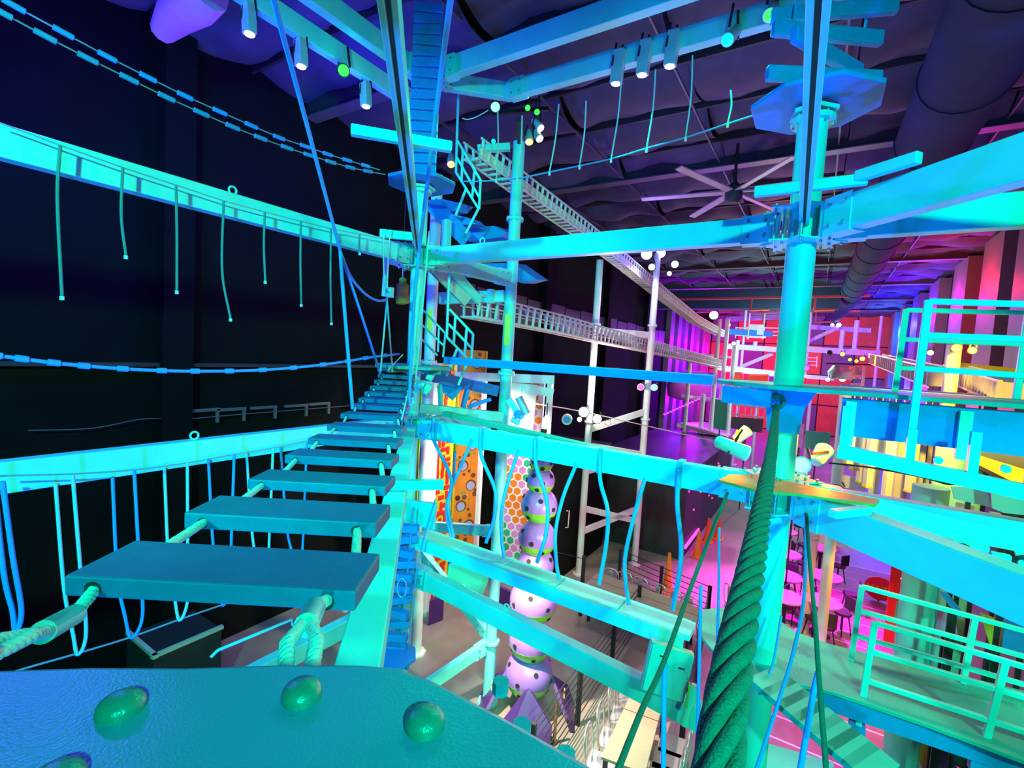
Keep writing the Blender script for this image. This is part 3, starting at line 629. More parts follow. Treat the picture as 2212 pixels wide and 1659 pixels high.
# lower right deck with two railings
ld = T('lower_deck', 'teal lower deck in the bottom right corner with yellow lit patches', 'deck', UZ(1800, 1480, 3.0))
poly = [UZ(x, y, 3.07) for x, y in ((1507, 1350), (1520, 1322), (1600, 1316), (1660, 1330), (1720, 1372), (1800, 1400), (2212, 1500), (2500, 1560), (2500, 1740), (2212, 1652), (2000, 1572), (1880, 1530), (1800, 1503), (1700, 1480), (1640, 1476), (1560, 1440), (1512, 1378))]
ob('deck_plate', MB().prism(poly, (0, 0, .03)), 'deck', ld, .004)
ob('deck_web', MB().bar(UZ(1700, 1484, 3.0), UZ(2480, 1745, 3.0), .03, .14), 'slat', ld)
sb = MB()
for x, y in ((1725, 1395), (1722, 1408), (1746, 1412), (1722, 1420), (1720, 1432), (1744, 1430), (1726, 1446), (1747, 1453), (1718, 1454), (1640, 1458), (1660, 1460), (1682, 1458)): c = UZ(x, y, 3.102); sb.lathe(c, [(.009, 0), (.006, .006)], 8)
ob('rivets', sb, 'bolt', ld, kind='stuff')
def dpt(p): return -(ROT.transposed() @ (V(p)-CAM)).z
A = UZ(1838, 1426, 3.1); B = UZ(2480, 1565, 3.1)
R_ = lambda x, y: UV(x, y, A, B)
rail('guard_rail', 'farther guard rail of the lower right deck beside the red sign', [(A, R_(1862, 1265)), (R_(2080, 1475), R_(2107, 1330))], [(R_(1862, 1267), R_(2320, 1392)), (R_(1857, 1319), R_(2320, 1448)), (R_(1850, 1373), R_(2320, 1510))])
A2 = UZ(1868, 1532, 3.0); B2 = UZ(2480, 1742, 3.0); R2 = lambda x, y: UV(x, y, A2, B2)
g = rail('guard_rail', 'nearer blue lit guard rail of the lower right deck', [(R2(1850, 1590), R2(1890, 1343)), (R2(2112, 1668), R2(2172, 1428))], [(R2(1890, 1345), R2(2320, 1472)), (R2(1884, 1408), R2(2320, 1538)), (R2(1872, 1470), R2(2320, 1615))])
ob('post_clamp', MB().box(R2(1850, 1580), .10, .08, .12), 'slat', g); ob('post_clamp', MB().box(R2(2115, 1650), .10, .08, .12), 'slat', g)
# step ladder of planks going down from the lower deck
t = T('plank_ladder', 'blue ramp of overlapping planks sloping down to the bottom right', 'ramp', U(1800, 1600, 3.2))
P0 = U(1672, 1470, 3.55); P1 = U(1925, 1680, 2.9); d = (P1-P0); dn = d.normalized(); sd = dn.cross(UP).normalized()
ob('stringer', MB().bar(P0, P1, .03, .16), 'slat', t)
for k in range(7):
    c = P0+d*(k+.6)/7.2; ob('tread', MB().obox(c+sd*.13+UP*.075, dn*.085, sd*.16, UP*.022+dn*.006), 'deck', t, .004)
# pads on the lowest beam
c = U(1443, 1452, 4.15); ax = (U(1492, 1425, 4.15)-U(1408, 1398, 4.15)).normalized(); ay = (U(1385, 1495, 4.15)-U(1408, 1398, 4.15)).normalized(); an = ax.cross(ay).normalized(); t = T('foam_pad', 'turquoise padded board with a cream edge above the dining table', 'pad', c)
ob('front', MB().obox(c, ax*.185, ay*.205, an*.012), 'pad', t); ob('edge', MB().obox(c-an*.04*(1 if an.y < 0 else -1), ax*.19, ay*.212, an*.028), 'cream', t)
for dx, dy in ((-.08, -.12), (.10, -.07)): ob('slot', MB().obox(c+ax*dx+ay*dy+an*(.013 if an.y < 0 else -.013), ax*.028, ay*.007, an*.002), 'black', t)
c = U(1003, 1253, 6.0); t = T('foam_pad', 'angular turquoise padded board at the left end of the lowest beam', 'pad', c)
ob('front', MB().prism([U(968, 1218, 6.0), U(985, 1212, 6.0), U(1045, 1238, 6.0), U(1038, 1265, 6.0), U(1026, 1296, 6.0), U(965, 1252, 6.0)], (.05, .08, 0)), 'pad', t, .01)
ob('crease', MB().bar(U(1000, 1262, 5.98), U(1018, 1296, 5.98), .02, .02), 'steel', t)
t = T('rescue_hook', 'pale yellow hook shaped handle hanging from the lowest beam', 'handle', U(1488, 1525, 4.0))
ob('blade', MB().tube([U(1499, 1478, 4.0), U(1494, 1505, 4.0), U(1484, 1540, 4.0), U(1478, 1565, 4.0)], [.02, .045, .03, .04], 10), 'cream', t); ob('pin', MB().cyl(U(1490, 1475, 4.0), U(1483, 1530, 3.97), .008, 6), 'yellow', t)

# hanging ladders of slats
def ladder(name, label, cs, wdt, hgt, rots, m='slat', th=.06, ropes=True):
    t = T(name, label, 'ladder', cs[-1])
    for k, c in enumerate(cs):
        a = rots[k % len(rots)]; d = V((math.cos(a), math.sin(a), 0)); ob('slat', MB().obox(c, d*wdt/2, V((-d.y, d.x, 0))*th/2, UP*hgt/2), m, t, .008)
    if ropes:
        for s in (-.32, .32):
            ob('ladder_rope', MB().tube([cs[0]+V((.54, .84, 0))*0+V((.84*s*wdt, .54*s*wdt, .25)), cs[-1]+V((.84*s*wdt, .54*s*wdt, -.1))], .010, 6), 'bluerope', t)
    return t
ladder('slat_ladder', 'tall hanging ladder of stacked blue slats beside the bridge track', [V((-4.28, 4.42, 7.66+.125*k)) for k in range(16)], .34, .112, [.57, .50, .64])
ladder('twisted_ladder', 'blue slats twisted at different angles above the right disc', [V((-.16+.02*(k % 2), 4.44, 7.74+.155*k)) for k in range(6)], .86, .105, [.55, 1.05, .62, .35])
lp = [U(868-2.6*k, 1140+26*k, 5.75) for k in range(12)]
ladder('twisted_ladder', 'twisted ladder of short blue blocks hanging below the bridge end', lp, .40, .085, [.55, 1.0, .2, .75, .45], th=.10)
line('hanging_rope', [U(940, 1080, 5.6), U(912, 1180, 5.65), U(893, 1290, 5.7), U(880, 1440, 5.75)], .009, 'bluerope', 'thin blue rope right of the twisted ladder below the bridge')
line('rope_coil', [U(867+10*math.cos(k*.8)+k*.1, 1270+20*math.sin(k*.8), 5.55) for k in range(14)], .007, 'cable', 'small coil of cable hanging on the twisted ladder', 'cable')
disc_platform(-3.9, 3.9, 1.9, .28, 'small blue disc at the foot of the twisted ladder', 'slat')

# near thick rope and the thin lines right of centre
pr_ = catmull([U(1677, 878, 3.7), U(1672, 930, 2.6), U(1664, 990, 1.9), U(1652, 1060, 1.4), U(1638, 1140, 1.08), U(1620, 1240, .84), U(1600, 1340, .69), U(1580, 1450, .58), U(1563, 1560, .51), U(1545, 1720, .44)], 10)
t = T('thick_rope', 'thick green twisted rope coming from the right post towards the viewer', 'rope', pr_[-1]); ob('strands', strands(MB(), pr_, .0235, .34, 6, 8, .66, .37), 'greenrope', t)
ob('eye', MB().tube([U(1677, 868, 3.7)+V((math.cos(g)*.05, 0, math.sin(g)*.05)) for g in [k*.5 for k in range(14)]], .016, 7), 'greenrope', t)
line('guide_rope', [U(1571, 1065, 3.75), U(1503, 1240, 3.0), U(1436, 1425, 2.3), U(1388, 1530, 2.0), U(1328, 1680, 1.7)], .0125, 'greenrope', 'green rope slanting down left across the middle beams to the bottom edge')
line('guide_rope', [U(1436, 1432, 2.3), U(1434, 1530, 2.3), U(1433, 1680, 2.3)], .012, 'bluerope', 'bright blue rope hanging straight below the slanting green rope')
line('guide_rope', [U(1514, 1265, 3.1), U(1510, 1450, 3.0), U(1504, 1680, 2.9)], .011, 'bluerope', 'blue rope hanging left of the thick rope near the pad')
line('guide_rope', [U(1554, 1140, 3.6), U(1552, 1300, 3.3), U(1548, 1440, 3.1), U(1553, 1560, 3.0)], .009, 'bluerope', 'dark blue rope just left of the thick rope')
line('guide_rope', [U(1741, 1098, 3.6), U(1748, 1200, 3.0), U(1760, 1330, 2.6), U(1768, 1450, 2.3), U(1786, 1680, 2.0)], .0115, 'greenrope', 'green rope hanging from the slanting lower beam to the bottom edge')
line('guide_rope', [U(1740, 1110, 3.6), U(1738, 1280, 3.2), U(1716, 1400, 3.0), U(1690, 1490, 2.9), U(1628, 1680, 2.7)], .011, 'bluerope', 'dark blue rope curving left past the magenta floor')
line('guide_rope', [U(1768, 1452, 2.35), U(1757, 1500, 2.35), U(1745, 1570, 2.3), U(1726, 1680, 2.25)], .014, 'bluerope', 'thick blue rope below the knot of the right green rope')
line('guide_rope', [U(1688, 1330, 3.6), U(1668, 1440, 3.5), U(1640, 1500, 3.4)], .009, 'bluerope', 'short blue rope over the curved teal pad')

# ================================================================ THE STAIR TOWER BEHIND THE BRIDGE
def segs(name, label, cat, lst, d, r, m='steel'):
    t = T(name, label, cat, U(*lst[0][:2], d))
    for s in lst: ob('tube', MB().cyl(U(s[0], s[1], d), U(s[2], s[3], d), r, 8), m, t)
    return t
segs('stair_rail', 'upper green stair rail of the tower above the long beam', 'railing', [(990, 205, 985, 372), (985, 372, 1033, 450), (989, 305, 1038, 390), (987, 340, 1036, 428), (1038, 390, 1035, 452), (1000, 322, 997, 392), (1025, 368, 1020, 428), (1006, 410, 984, 466), (1033, 452, 1006, 504)], 6.6, .018)
segs('stair_rail', 'left lower green stair rail of the tower beside the white post', 'railing', [(912, 668, 905, 762), (912, 668, 962, 720), (910, 700, 960, 748), (908, 730, 945, 768), (962, 720, 957, 772), (922, 680, 918, 735), (948, 708, 946, 760)], 6.6, .014)
segs('stair_rail', 'right lower green stair rail of the tower reaching below the blue foot beam', 'railing', [(971, 575, 965, 728), (971, 668, 1022, 722), (969, 700, 1019, 752), (965, 728, 1012, 776), (1022, 722, 1018, 778), (984, 682, 980, 742), (1008, 710, 1004, 765), (988, 752, 964, 812), (1012, 776, 990, 832)], 6.4, .018)
for k, (pts, z, lab) in enumerate((([(925, 432), (955, 430), (1000, 440), (985, 455), (930, 462)], None, 'upper'), ([(935, 455), (975, 462), (1010, 470), (1000, 478), (940, 470)], None, 'middle'), ([(985, 468), (1015, 472), (1028, 484), (990, 486)], None, 'lower'))):
    tag(ob('stair_tread', MB().prism([U(x, y, 6.9) for x, y in pts], (.0, .25, .02)), 'slat'), lab+' dark blue tread under the octagonal disc on the tower stair', 'tread', 'tower stair treads')
t = T('stair_stringer', 'dark blue sloping stringer of the upper tower stair', 'stair', U(1000, 480, 6.9)); ob('side', MB().bar(U(932, 440, 6.9), U(1010, 520, 6.9), .05, .22), 'slat', t); ob('post', MB().bar(U(965, 476, 6.7), U(962, 560, 6.7), .10, .10, V((0, 1, 0))), 'steel', t)
for nm, pts, z, lab in (('landing', [(1008, 498), (1022, 490), (1068, 488), (1092, 500), (1085, 512), (1012, 522)], 6.95, 'flat blue landing of the tower just above the long beam'), ('landing', [(965, 570), (1108, 568), (1160, 604), (1128, 612), (1085, 596), (975, 598)], 6.55, 'pointed blue landing of the tower below the long beam')):
    tag(ob(nm, MB().prism([U(x, y, 7.4) for x, y in pts], (-.05, .45, .06)), 'slat'), lab, 'landing')
t = T('stair_stringer', 'grey stair channel descending right from the bracket to the net bridge', 'stair', U(990, 620, 6.6)); ob('side', MB().bar(U(935, 572, 6.5), U(1012, 650, 6.8), .05, .20), 'steel2', t); ob('side', MB().bar(U(962, 565, 6.4), U(1035, 650, 6.9), .05, .12), 'steel', t)
beam(U(950, 645, 7.3), U(1090, 640, 7.1), 'lilac and turquoise launch beam where the lower net bridge begins', .12, .17, plates=False)
t = T('launch_gate', 'small turquoise latch gear on the launch beam', 'bracket', U(1025, 625, 7.1)); ob('arm', MB().tube([U(1008, 632, 7.1), U(1020, 620, 7.1), U(1022, 632, 7.1)], .02, 6), 'steel', t); ob('clamp', MB().box(U(1060, 640, 7.05), .08, .08, .2), 'steel', t)
# lower tower level just above the climbing walls
t = T('lower_landing', 'dark teal landing with square openings above the climbing walls', 'landing', U(990, 850, 6.9))
for a in ((952, 812, 1040, 850), (955, 795, 985, 830)): pass
ob('deck_edge', MB().bar(U(900, 805, 6.6), U(1075, 845, 7.2), .05, .16), 'slat', t); ob('side', MB().bar(U(955, 822, 6.9), U(990, 850, 6.9), .05, .25), 'slat', t); ob('panel', MB().bar(U(1010, 840, 6.9), U(1000, 880, 6.9), .12, .05), 'slat', t)
ob('sill', MB().bar(U(905, 882, 6.5), U(1085, 900, 7.0), .10, .13), 'steel', t); ob('brace', MB().bar(U(1010, 880, 6.8), U(1060, 862, 6.9), .04, .05), 'slat', t); ob('post', MB().bar(U(950, 830, 6.8), U(952, 878, 6.8), .05, .05, V((0, 1, 0))), 'steel', t)
# net bridges to the far platforms
def net_bridge(label, P, Q, px, hgt, n):
    pts = [UV(x, y, P, Q) for x, y in px]; t = T('net_bridge', label, 'bridge', pts[0]); s = (V(Q)-V(P)).normalized().cross(UP)
    for k in (-1, 1):
        ob('floor_rope', MB().tube([p+s*.13*k-UP*hgt/2 for p in pts], .022, 6), 'net', t); ob('hand_rope', MB().tube([p+s*.16*k+UP*hgt/2 for p in pts], .018, 6), 'net', t); ob('mid_rope', MB().tube([p+s*.15*k for p in pts], .012, 6), 'net', t)
    for k in ((-1, 1) if 'upper' in label else ()): ob('net_sheet', MB().add([q for p in pts for q in (p+s*.125*k-UP*hgt*.47, p+s*.14*k-UP*hgt*.02)], [(2*i, 2*i+1, 2*i+3, 2*i+2) for i in range(len(pts)-1)]), 'net', t)
    L = [0]
    for i in range(1, len(pts)): L.append(L[-1]+(pts[i]-pts[i-1]).length)
    for k in range(n):
        f = L[-1]*(k+.3)/n; i = max(j for j in range(len(L)) if L[j] <= f); i = min(i, len(pts)-2); p = pts[i]+(pts[i+1]-pts[i])*((f-L[i])/(L[i+1]-L[i]))
        b = MB().tube([p+s*.16+UP*hgt/2, p+s*.13-UP*hgt/2, p-s*.13-UP*hgt/2, p-s*.16+UP*hgt/2], .026, 5); ob('net_frame', b, 'net', t)
    return t
net_bridge('lower white net bridge sloping gently to the far platforms', (-4.38, 5.58, 0), (-3.75, 23.7, 0), [(1012, 660), (1100, 678), (1200, 700), (1300, 725), (1400, 748), (1480, 768), (1560, 788)], .32, 84)
net_bridge('upper white net bridge descending steeply from the tower to the far post', (-4.39, 5.74, 0), (-3.88, 23.8, 0), [(1020, 322), (1060, 352), (1130, 405), (1250, 492), (1340, 562), (1430, 636), (1500, 690), (1560, 722)], .24, 110)

# ================================================================ STAGE LIGHTS
def stage_light(label, p, aim, ln=.22, r=.06, lens='e_warm', body='steel2', hang=None, name='stage_light', box=False):
    p = V(p); a = (V(aim)-p).normalized(); t = T(name, label, 'light', p-UP*.1)
    s = a.orthogonal().normalized()
    if box: ob('housing', MB().bar(p-a*ln/2, p+a*ln/2, r*2, r*1.6, V((0, 1, .01))), body, t, .01)
    else: ob('housing', MB().lathe(p, [(r*.55, -ln/2), (r*.8, -ln*.42), (r*.85, 0), (r, ln*.42), (r, ln/2)], 14, a), body, t)
    ob('lens', MB().lathe(p+a*(ln/2+.001), [(r*.82, -.004), (r*.82, .004), (r*.5, .012)], 14, a), lens, t)
    if hang is not None:
        h = V(hang); ob('yoke', MB().bar(p+s*r*1.15, h+s*r*.6, .02, .02, V((0, 1, 0))).bar(p-s*r*1.15, h-s*r*.6, .02, .02, V((0, 1, 0))), 'black', t)
    return t
for i, (x, y, d) in enumerate(((538, 42, 4.95), (650, 115, 5.4), (790, 205, 6.1))):
    p = UX(x, y, -5.2); stage_light(ORD[i]+' box stage light from the left on the upper left top beam', p, p-UP*3+V((.3, 0, 0)), .30, .062, 'e_warm', 'steel2', p+UP*.3, box=True)
for i, (x, y) in enumerate(((1335, 145), (1392, 125), (1452, 105))):
    p = UY(x, y, 5.3); stage_light(ORD[i]+' box stage light from the left under the second blue top beam', p, p-UP*3+V((-.2, 0, 0)), .36, .062, 'e_warm', 'steel2', p+UP*.25, box=True)
p = UY(1585, 72, 5.3); stage_light('turquoise spotlight tilted left under the second blue top beam', p, UY(1548, 110, 5.0), .34, .065, 'e_cyan', 'steel2', p+UP*.25)
p = UY(1668, 22, 5.3); stage_light('green spotlight at the top edge above the right disc', p, UY(1655, 52, 5.1), .24, .065, 'e_lime', 'steel2', p+UP*.2)
p = UX(742, 152, -5.15); stage_light('glowing green lamp among the upper left stage lights', p, CAM, .14, .075, 'e_lime', 'black', p+UP*.25)
hub = V((-3.95, 6.05, 8.5))
t = T('light_hub', 'crown bracket of stage lights on the tall turquoise post', 'bracket', hub); ob('arms', MB().bar(U(1062, 245, 6.9), U(1185, 235, 6.9), .05, .05), 'black', t); ob('arms', MB().bar(hub, hub+V((.3, -.5, .1)), .05, .05), 'black', t)
for lab, x, y, r, ln_, mt in (('biggest green glowing head left of the crown of the tall post', 1070, 231, .075, 'e_green', CAM), ('upper green head above the crown of the tall post', 1138, 206, .05, 'e_green', CAM), ('middle green head right of the crown of the tall post', 1140, 233, .045, 'e_lime', CAM), ('lower right green head beside the crown of the tall post', 1160, 242, .045, 'e_lime', CAM)):
    p = U(x, y, 6.8); stage_light(lab, p, mt, .16, r, ln_, 'black', p+UP*.2)
for lab, x, y, x2, y2, ln_ in (('silver can light with amber lens under the crown of the tall post', 1143, 295, 1144, 335, 'e_amb'), ('silver can light with warm lens aimed down right of the crown', 1160, 268, 1186, 298, 'e_warm'), ('lowest silver can light right of the tall post crown', 1160, 290, 1178, 320, 'e_warm'), ('small amber can light beside the hanging slat ladder', 974, 345, 975, 372, 'e_amb'), ('small lilac can light behind the hanging slat ladder', 924, 330, 928, 350, 'e_warm')):
    p = U(x, y, 6.85); stage_light(lab, p, U(x2, y2, 6.7), .22, .06, ln_, 'steel2', p+UP*.15)
t = T('light_bar', 'turquoise light bar with a bright diode left of the tall post', 'light', U(1075, 318, 6.9)); ob('bar', MB().bar(U(1032, 322, 6.9), U(1102, 318, 6.9), .10, .09), 'steel', t); ob('diode', MB().sphere(U(1066, 305, 6.85), .03), 'e_cyan', t)
line('power_cable', [U(998, 255, 6.8), U(1010, 258, 6.8), U(1030, 252, 6.8), U(1055, 238, 6.8)], .008, 'white', 'loose pale cable left of the biggest green head', 'cable')
for lab, x, y, d, r, ln_ in (('bright white lamp, left of the pair on top of the right far post', 1397, 548, 12.4, .16, 'e_white'), ('bright white lamp, right of the pair on top of the right far post', 1428, 546, 12.4, .13, 'e_white'), ('warm lamp left under the far post top', 1408, 576, 12.4, .10, 'e_warm'), ('warm lamp right under the far post top', 1458, 570, 12.4, .11, 'e_warm'), ('small warm lamp lowest at the far post top', 1446, 590, 12.4, .07, 'e_warm'),
                             ('greenish white lamp on the left far post, the brightest low lamp', 1261, 889, 11.6, .14, 'e_white'), ('warm lamp right beside the left far post', 1290, 904, 11.6, .12, 'e_white'), ('small warm lamp lower left beside the left far post', 1252, 905, 11.6, .07, 'e_warm'), ('white tilted lamp right of the left far post', 1313, 912, 11.6, .07, 'e_warm')):
    p = U(x, y, d); stage_light(lab, p, CAM+V((0, 0, -1.5)), .2, r, ln_, 'black', p+UP*.12)
p = U(1180, 918, 7.6); t = T('flood_lamp', 'hanging white flood lamp above the ball tower', 'light', p); ob('bulb', MB().lathe(p, [(.02, -.16), (.06, -.1), (.07, 0), (.05, .1), (.02, .15)], 12), 'e_white', t); ob('cord', MB().cyl(p+UP*.15, p+UP*.35, .01, 6), 'black', t)
line('lamp_cable', [U(1100, 862, 8.5), U(1180, 876, 9), U(1230, 884, 10), U(1330, 905, 11), U(1560, 957, 14)], .012, 'cream', 'pale cable slanting past the far posts to the distance', 'cable')
t = T('cable_reel', 'blue and yellow round reel on the cable near the far posts', 'reel', U(1225, 905, 11)); a = V((.4, -.9, 0)).normalized()
ob('drum', MB().lathe(U(1225, 905, 11), [(.12, 0), (.12, .14)], 16, a), 'cream', t); ob('face', MB().lathe(U(1225, 905, 11)+a*.14, [(.08, 0), (.08, .02)], 16, a), 'bluep', t)
for lab, x, y, ln_ in (('magenta lamp on the right far post', 1384, 836, 'e_mag'), ('green lamp on the right far post', 1413, 837, 'e_green')):
    p = U(x, y, 12.3); stage_light(lab, p, CAM, .18, .09, ln_, 'white', p+UP*.1)
# fixtures round the right post below the deck
stage_light('teal can light left of the right post below the deck', U(1580, 966, 4.5), U(1625, 985, 4.4), .30, .075, 'e_cyan', 'steel', U(1600, 935, 4.5))
stage_light('green can light pointing up behind the right post', U(1602, 940, 4.7), U(1620, 925, 4.7), .16, .06, 'e_lime', 'steel', U(1590, 965, 4.7))
p = U(1731, 1003, 4.2); stage_light('green can light with white glowing lens right of the right post', p, CAM+V((0, 0, -.3)), .20, .075, 'e_green', 'steel', p+UP*.12)
stage_light('teal can light turned away right of the right post', U(1772, 985, 4.4), U(1790, 960, 4.5), .2, .08, 'holew', 'steel', U(1745, 985, 4.3))
stage_light('amber lamp lying on the lower beam behind the right post', U(1610, 1032, 4.9), U(1640, 1040, 4.8), .16, .05, 'e_amb', 'black', None)
p = U(1808, 1062, 6.5); stage_light('magenta lamp right of the right post above the lounge', p, CAM, .2, .10, 'e_mag', 'black', p+UP*.1)
# unseen washes that light this corner, housings added around the spots
for (p, a, c, e, sp, sz), lab in zip(WASH, ('unseen turquoise wash light high behind the starting platform at the right', 'unseen turquoise wash light high behind the starting platform at the left', 'unseen blue uplight below the starting platform at the left', 'unseen blue uplight below the starting platform at the right', 'unseen aqua fill light added for the lower beams', 'unseen green teal fill light added right of the lower deck')):
    a = (V(a)-V(p)).normalized(); t = T('unseen_wash', lab, 'light', V(p)-a*.3)
    ob('housing', MB().lathe(V(p)-a*.08, [(.06, -.2), (.1, -.15), (.12, -.05)], 14, a), 'black', t); ob('yoke', MB().bar(V(p)-a*.2+V((.13, 0, 0)), V(p)-a*.2+V((.13, 0, .25)), .02, .02, V((0, 1, 0))), 'black', t)
# ================================================================ CLIMBING WALLS AND BALL TOWER
def frame(p0, p1):
    p0 = V(p0); p1 = V(p1); u = (p1-p0); u.z = 0; w_ = u.length; u.normalize(); n = u.cross(UP); n = n if n.dot(CAM-p0) > 0 else -n
    return p0, u, n, w_
def slab(p0, u, n, u0, u1, z0, z1, n0, n1):
    c = p0+u*(u0+u1)/2+n*(n0+n1)/2; c.z = (z0+z1)/2; return MB().obox(c, u*(u1-u0)/2, n*abs(n1-n0)/2, UP*(z1-z0)/2)
p0, u, n, w_ = frame(UZ(888, 1335, .1), UZ(962, 1292, .1))
cw = T('maze_climbing_wall', 'red and yellow maze patterned climbing wall with a white tube behind the slender post', 'climbing wall', p0); HT = 5.2
ob('board', slab(p0, u, n, w_*.5, w_*.9, 0, HT, -.12, 0), 'lime', cw)
ob('yellow_strip', slab(p0, u, n, 0, w_*.12, 0, HT, -.12, .02), 'yellow', cw); ob('yellow_strip', slab(p0, u, n, w_*.9, w_, 0, HT, -.12, .02), 'yellow', cw)
rb = MB(); pts = []
for k in range(27): pts.append(p0+u*(w_*(.245+.035*math.sin(k*1.9)+.015*math.sin(k*4.3)))+UP*(HT*k/26-p0.z)+n*.03)
poly = [p0+u*w_*.12+UP*(HT-p0.z)+n*.03, p0+u*w_*.12-UP*p0.z+n*.03]+pts; ob('red_wavy_strip', rb.prism(poly, -n*.12), 'red', cw)
c = p0+u*w_*.40; c.z = 0; ob('white_tube', MB().cyl(c-n*.05, c-n*.05+UP*HT, w_*.13, 20), 'white', cw)
random.seed(11)
for row in range(30):
    for cx_ in range(3):
        if random.random() < .12: continue
        uu = w_*(.555+.145*cx_+random.uniform(-.02, .02)); zz = .25+row*.165+random.uniform(-.03, .03); a = random.random() < .45
        b = slab(p0, u, n, uu-(.13 if a else .06)*w_*.62, uu+(.13 if a else .06)*w_*.62, zz-(.045 if a else .085), zz+(.045 if a else .085), 0, .03)
        ob('red_block', b, 'red', cw, .012)
p0, u, n, w_ = frame(UZ(966, 1252, .1), UZ(1027, 1241, .1)); HT = 5.5
cw = T('orange_climbing_wall', 'orange climbing wall dotted with round holes beside the maze wall', 'climbing wall', p0)
ob('board', slab(p0, u, n, w_*.1, w_*.95, 0, HT, -.12, 0), 'orange', cw)
ob('board_seam', slab(p0, u, n, w_*.62, w_*.625, 0, HT, -.02, .003), 'brown', cw)
for k in range(7):
    ob('edge_strip', slab(p0, u, n, 0, w_*.09, HT*k/7, HT*(k+1)/7-.01, -.12, .02), ('bluep', 'green', 'yellow')[k % 3], cw); ob('edge_strip', slab(p0, u, n, w_*.955, w_, HT*k/7, HT*(k+1)/7-.01, -.12, .02), ('yellow', 'red', 'green')[k % 3], cw)
def dsc(p, u, n, uu, zz, r, m, parent, nm, t=.02, seg=14):
    c = p+u*uu; c.z = zz; ob(nm, MB().lathe(c, [(r, -.01), (r, t)], seg, n, False), m, parent)
for k in range(11):
    zz = .4+.48*k; uu = w_*(.35 if k % 2 else .66); c = p0+u*uu; c.z = zz
    dsc(p0, u, n, uu, zz, .135, 'brown', cw, 'ring', .008, 16); dsc(p0, u, n, uu-.01, zz-.01, .105, 'grey', cw, 'big_disc', .02, 16)
    for q in range(5):
        a = random.uniform(0, 6.28); rr = random.uniform(.2, .27); u2 = min(max(uu+rr*math.cos(a), w_*.17), w_*.9); z2 = zz+rr*math.sin(a)
        dsc(p0, u, n, u2, z2, random.choice((.035, .045, .06)), random.choice(('brown', 'brown', 'olive')), cw, 'small_hole', .012, 10)
p0, u, n, w_ = frame(UZ(1064, 1240, .1), UZ(1150, 1256, .1)); HT = 5.0
cw = T('hexagon_climbing_wall', 'white climbing wall with green, pink and orange hexagon holds', 'climbing wall', p0)
ob('board', slab(p0, u, n, 0, w_, 0, HT, -.12, 0), 'white', cw)
hx_ = MB(); R6 = .088; hm = {}
def hexmesh():
    b = MB(); vs = [u*(R6*math.cos(PI/6+k*PI/3))+UP*(R6*math.sin(PI/6+k*PI/3)) for k in range(6)]; b.prism([v for v in vs], n*.02); return b
for m_ in ('hgreen', 'hpink', 'horange'):
    me = hexmesh().mesh('hexagon_hold'); me.materials.append(M[m_]); hm[m_] = me
nx = int(w_/.2)+1; 
for r_ in range(28):
    for k in range(nx):
        uu = .1+.2*k+(.1 if r_ % 2 else 0)
        if uu > w_-.08: continue
        v = math.sin(r_*.37+k*.5)+random.uniform(-.5, .5); m_ = 'hgreen' if v > .55 else ('horange' if v < -.45 else 'hpink')
        o = bpy.data.objects.new('hexagon_hold', hm[m_]); COL.objects.link(o); o.parent = cw; c = p0+u*uu; c.z = .15+r_*.173; o.location = c-WL[cw.name]
# white frame above the walls
t = T('climbing_frame', 'white frame over the top of the climbing walls', 'frame', UZ(1150, 1256, 0)); D = 9.8
for a in ((985, 812, 1197, 820), (1128, 838, 1162, 846), (1160, 842, 1195, 850)): ob('bar', MB().bar(U(a[0], a[1], D), U(a[2], a[3], D), .1, .17), 'white', t)
q = U(1190, 815, D); ob('post', MB().bar(q, V((q.x, q.y, 0)), .10, .10, V((0, 1, 0))), 'white', t); q = U(1048, 815, D); ob('post', MB().bar(q, V((q.x, q.y, 0)), .08, .08, V((0, 1, 0))), 'white', t)
ob('sheet', MB().prism([U(1098, 826, D), U(1160, 832, D), U(1150, 935, D), U(1092, 930, D)], (-.05, .1, 0)), 'white', t)
# ball tower
bx, by = -3.36, 6.25
t = T('ball_tower', 'climbing tower of stacked purple and lime balls with black hand holes', 'climbing tower', (bx, by, 0))
ob('core', MB().cyl((bx, by, 0), (bx, by, 4.4), .05, 10), 'black', t)
for zc, r in ((.62, .365), (1.16, .335), (1.78, .36), (2.33, .275), (2.74, .285), (3.24, .275), (3.62, .21), (3.92, .18), (4.18, .16)):
    b = ob('ball', MB().sphere((bx, by, zc), r, 26, -.22, .999, 10), 'purple', t)
    ob('lime_band', MB().sphere((bx, by, zc), r*1.006, 26, -.86, -.22, 5), 'green', b); ob('underside', MB().sphere((bx, by, zc), r*.99, 20, -.999, -.86, 3), 'dpurple', b)
    for k in range(4):
        for el in (.5, .02, -.5):
            a = k*PI/2+(.2 if el == .02 else .98)+(zc*2.3 if el > -.3 else zc*1.1); dv = V((math.cos(a)*math.cos(el), math.sin(a)*math.cos(el), math.sin(el))); ob('hand_hole', MB().lathe(V((bx, by, zc))+dv*r*.985, [(.034, 0), (.034, .012)], 10, dv, False), 'holew', b)
for k, a in enumerate((-1.05, -2.6, .45, 2.1)):
    d = V((math.cos(a), math.sin(a), 0)); s = V((-d.y, d.x, 0)); q = V((bx, by, 0))
    ob('fin', MB().prism([q+d*.36+UP*.64, q+d*.62+s*.36+UP*.26, q+d*.74+s*.30, q+d*.74-s*.30, q+d*.62-s*.36+UP*.26], -d*.05), 'dpurple', t)
    if k: ob('star', MB().prism([q+d*.55+s*(.06*math.cos(j*PI/5+.3)*(1 if j % 2 else .45))+UP*(.36+.09*math.sin(j*PI/5+.3)*(1 if j % 2 else .45)) for j in range(10)], d*.012), 'yellow', t)
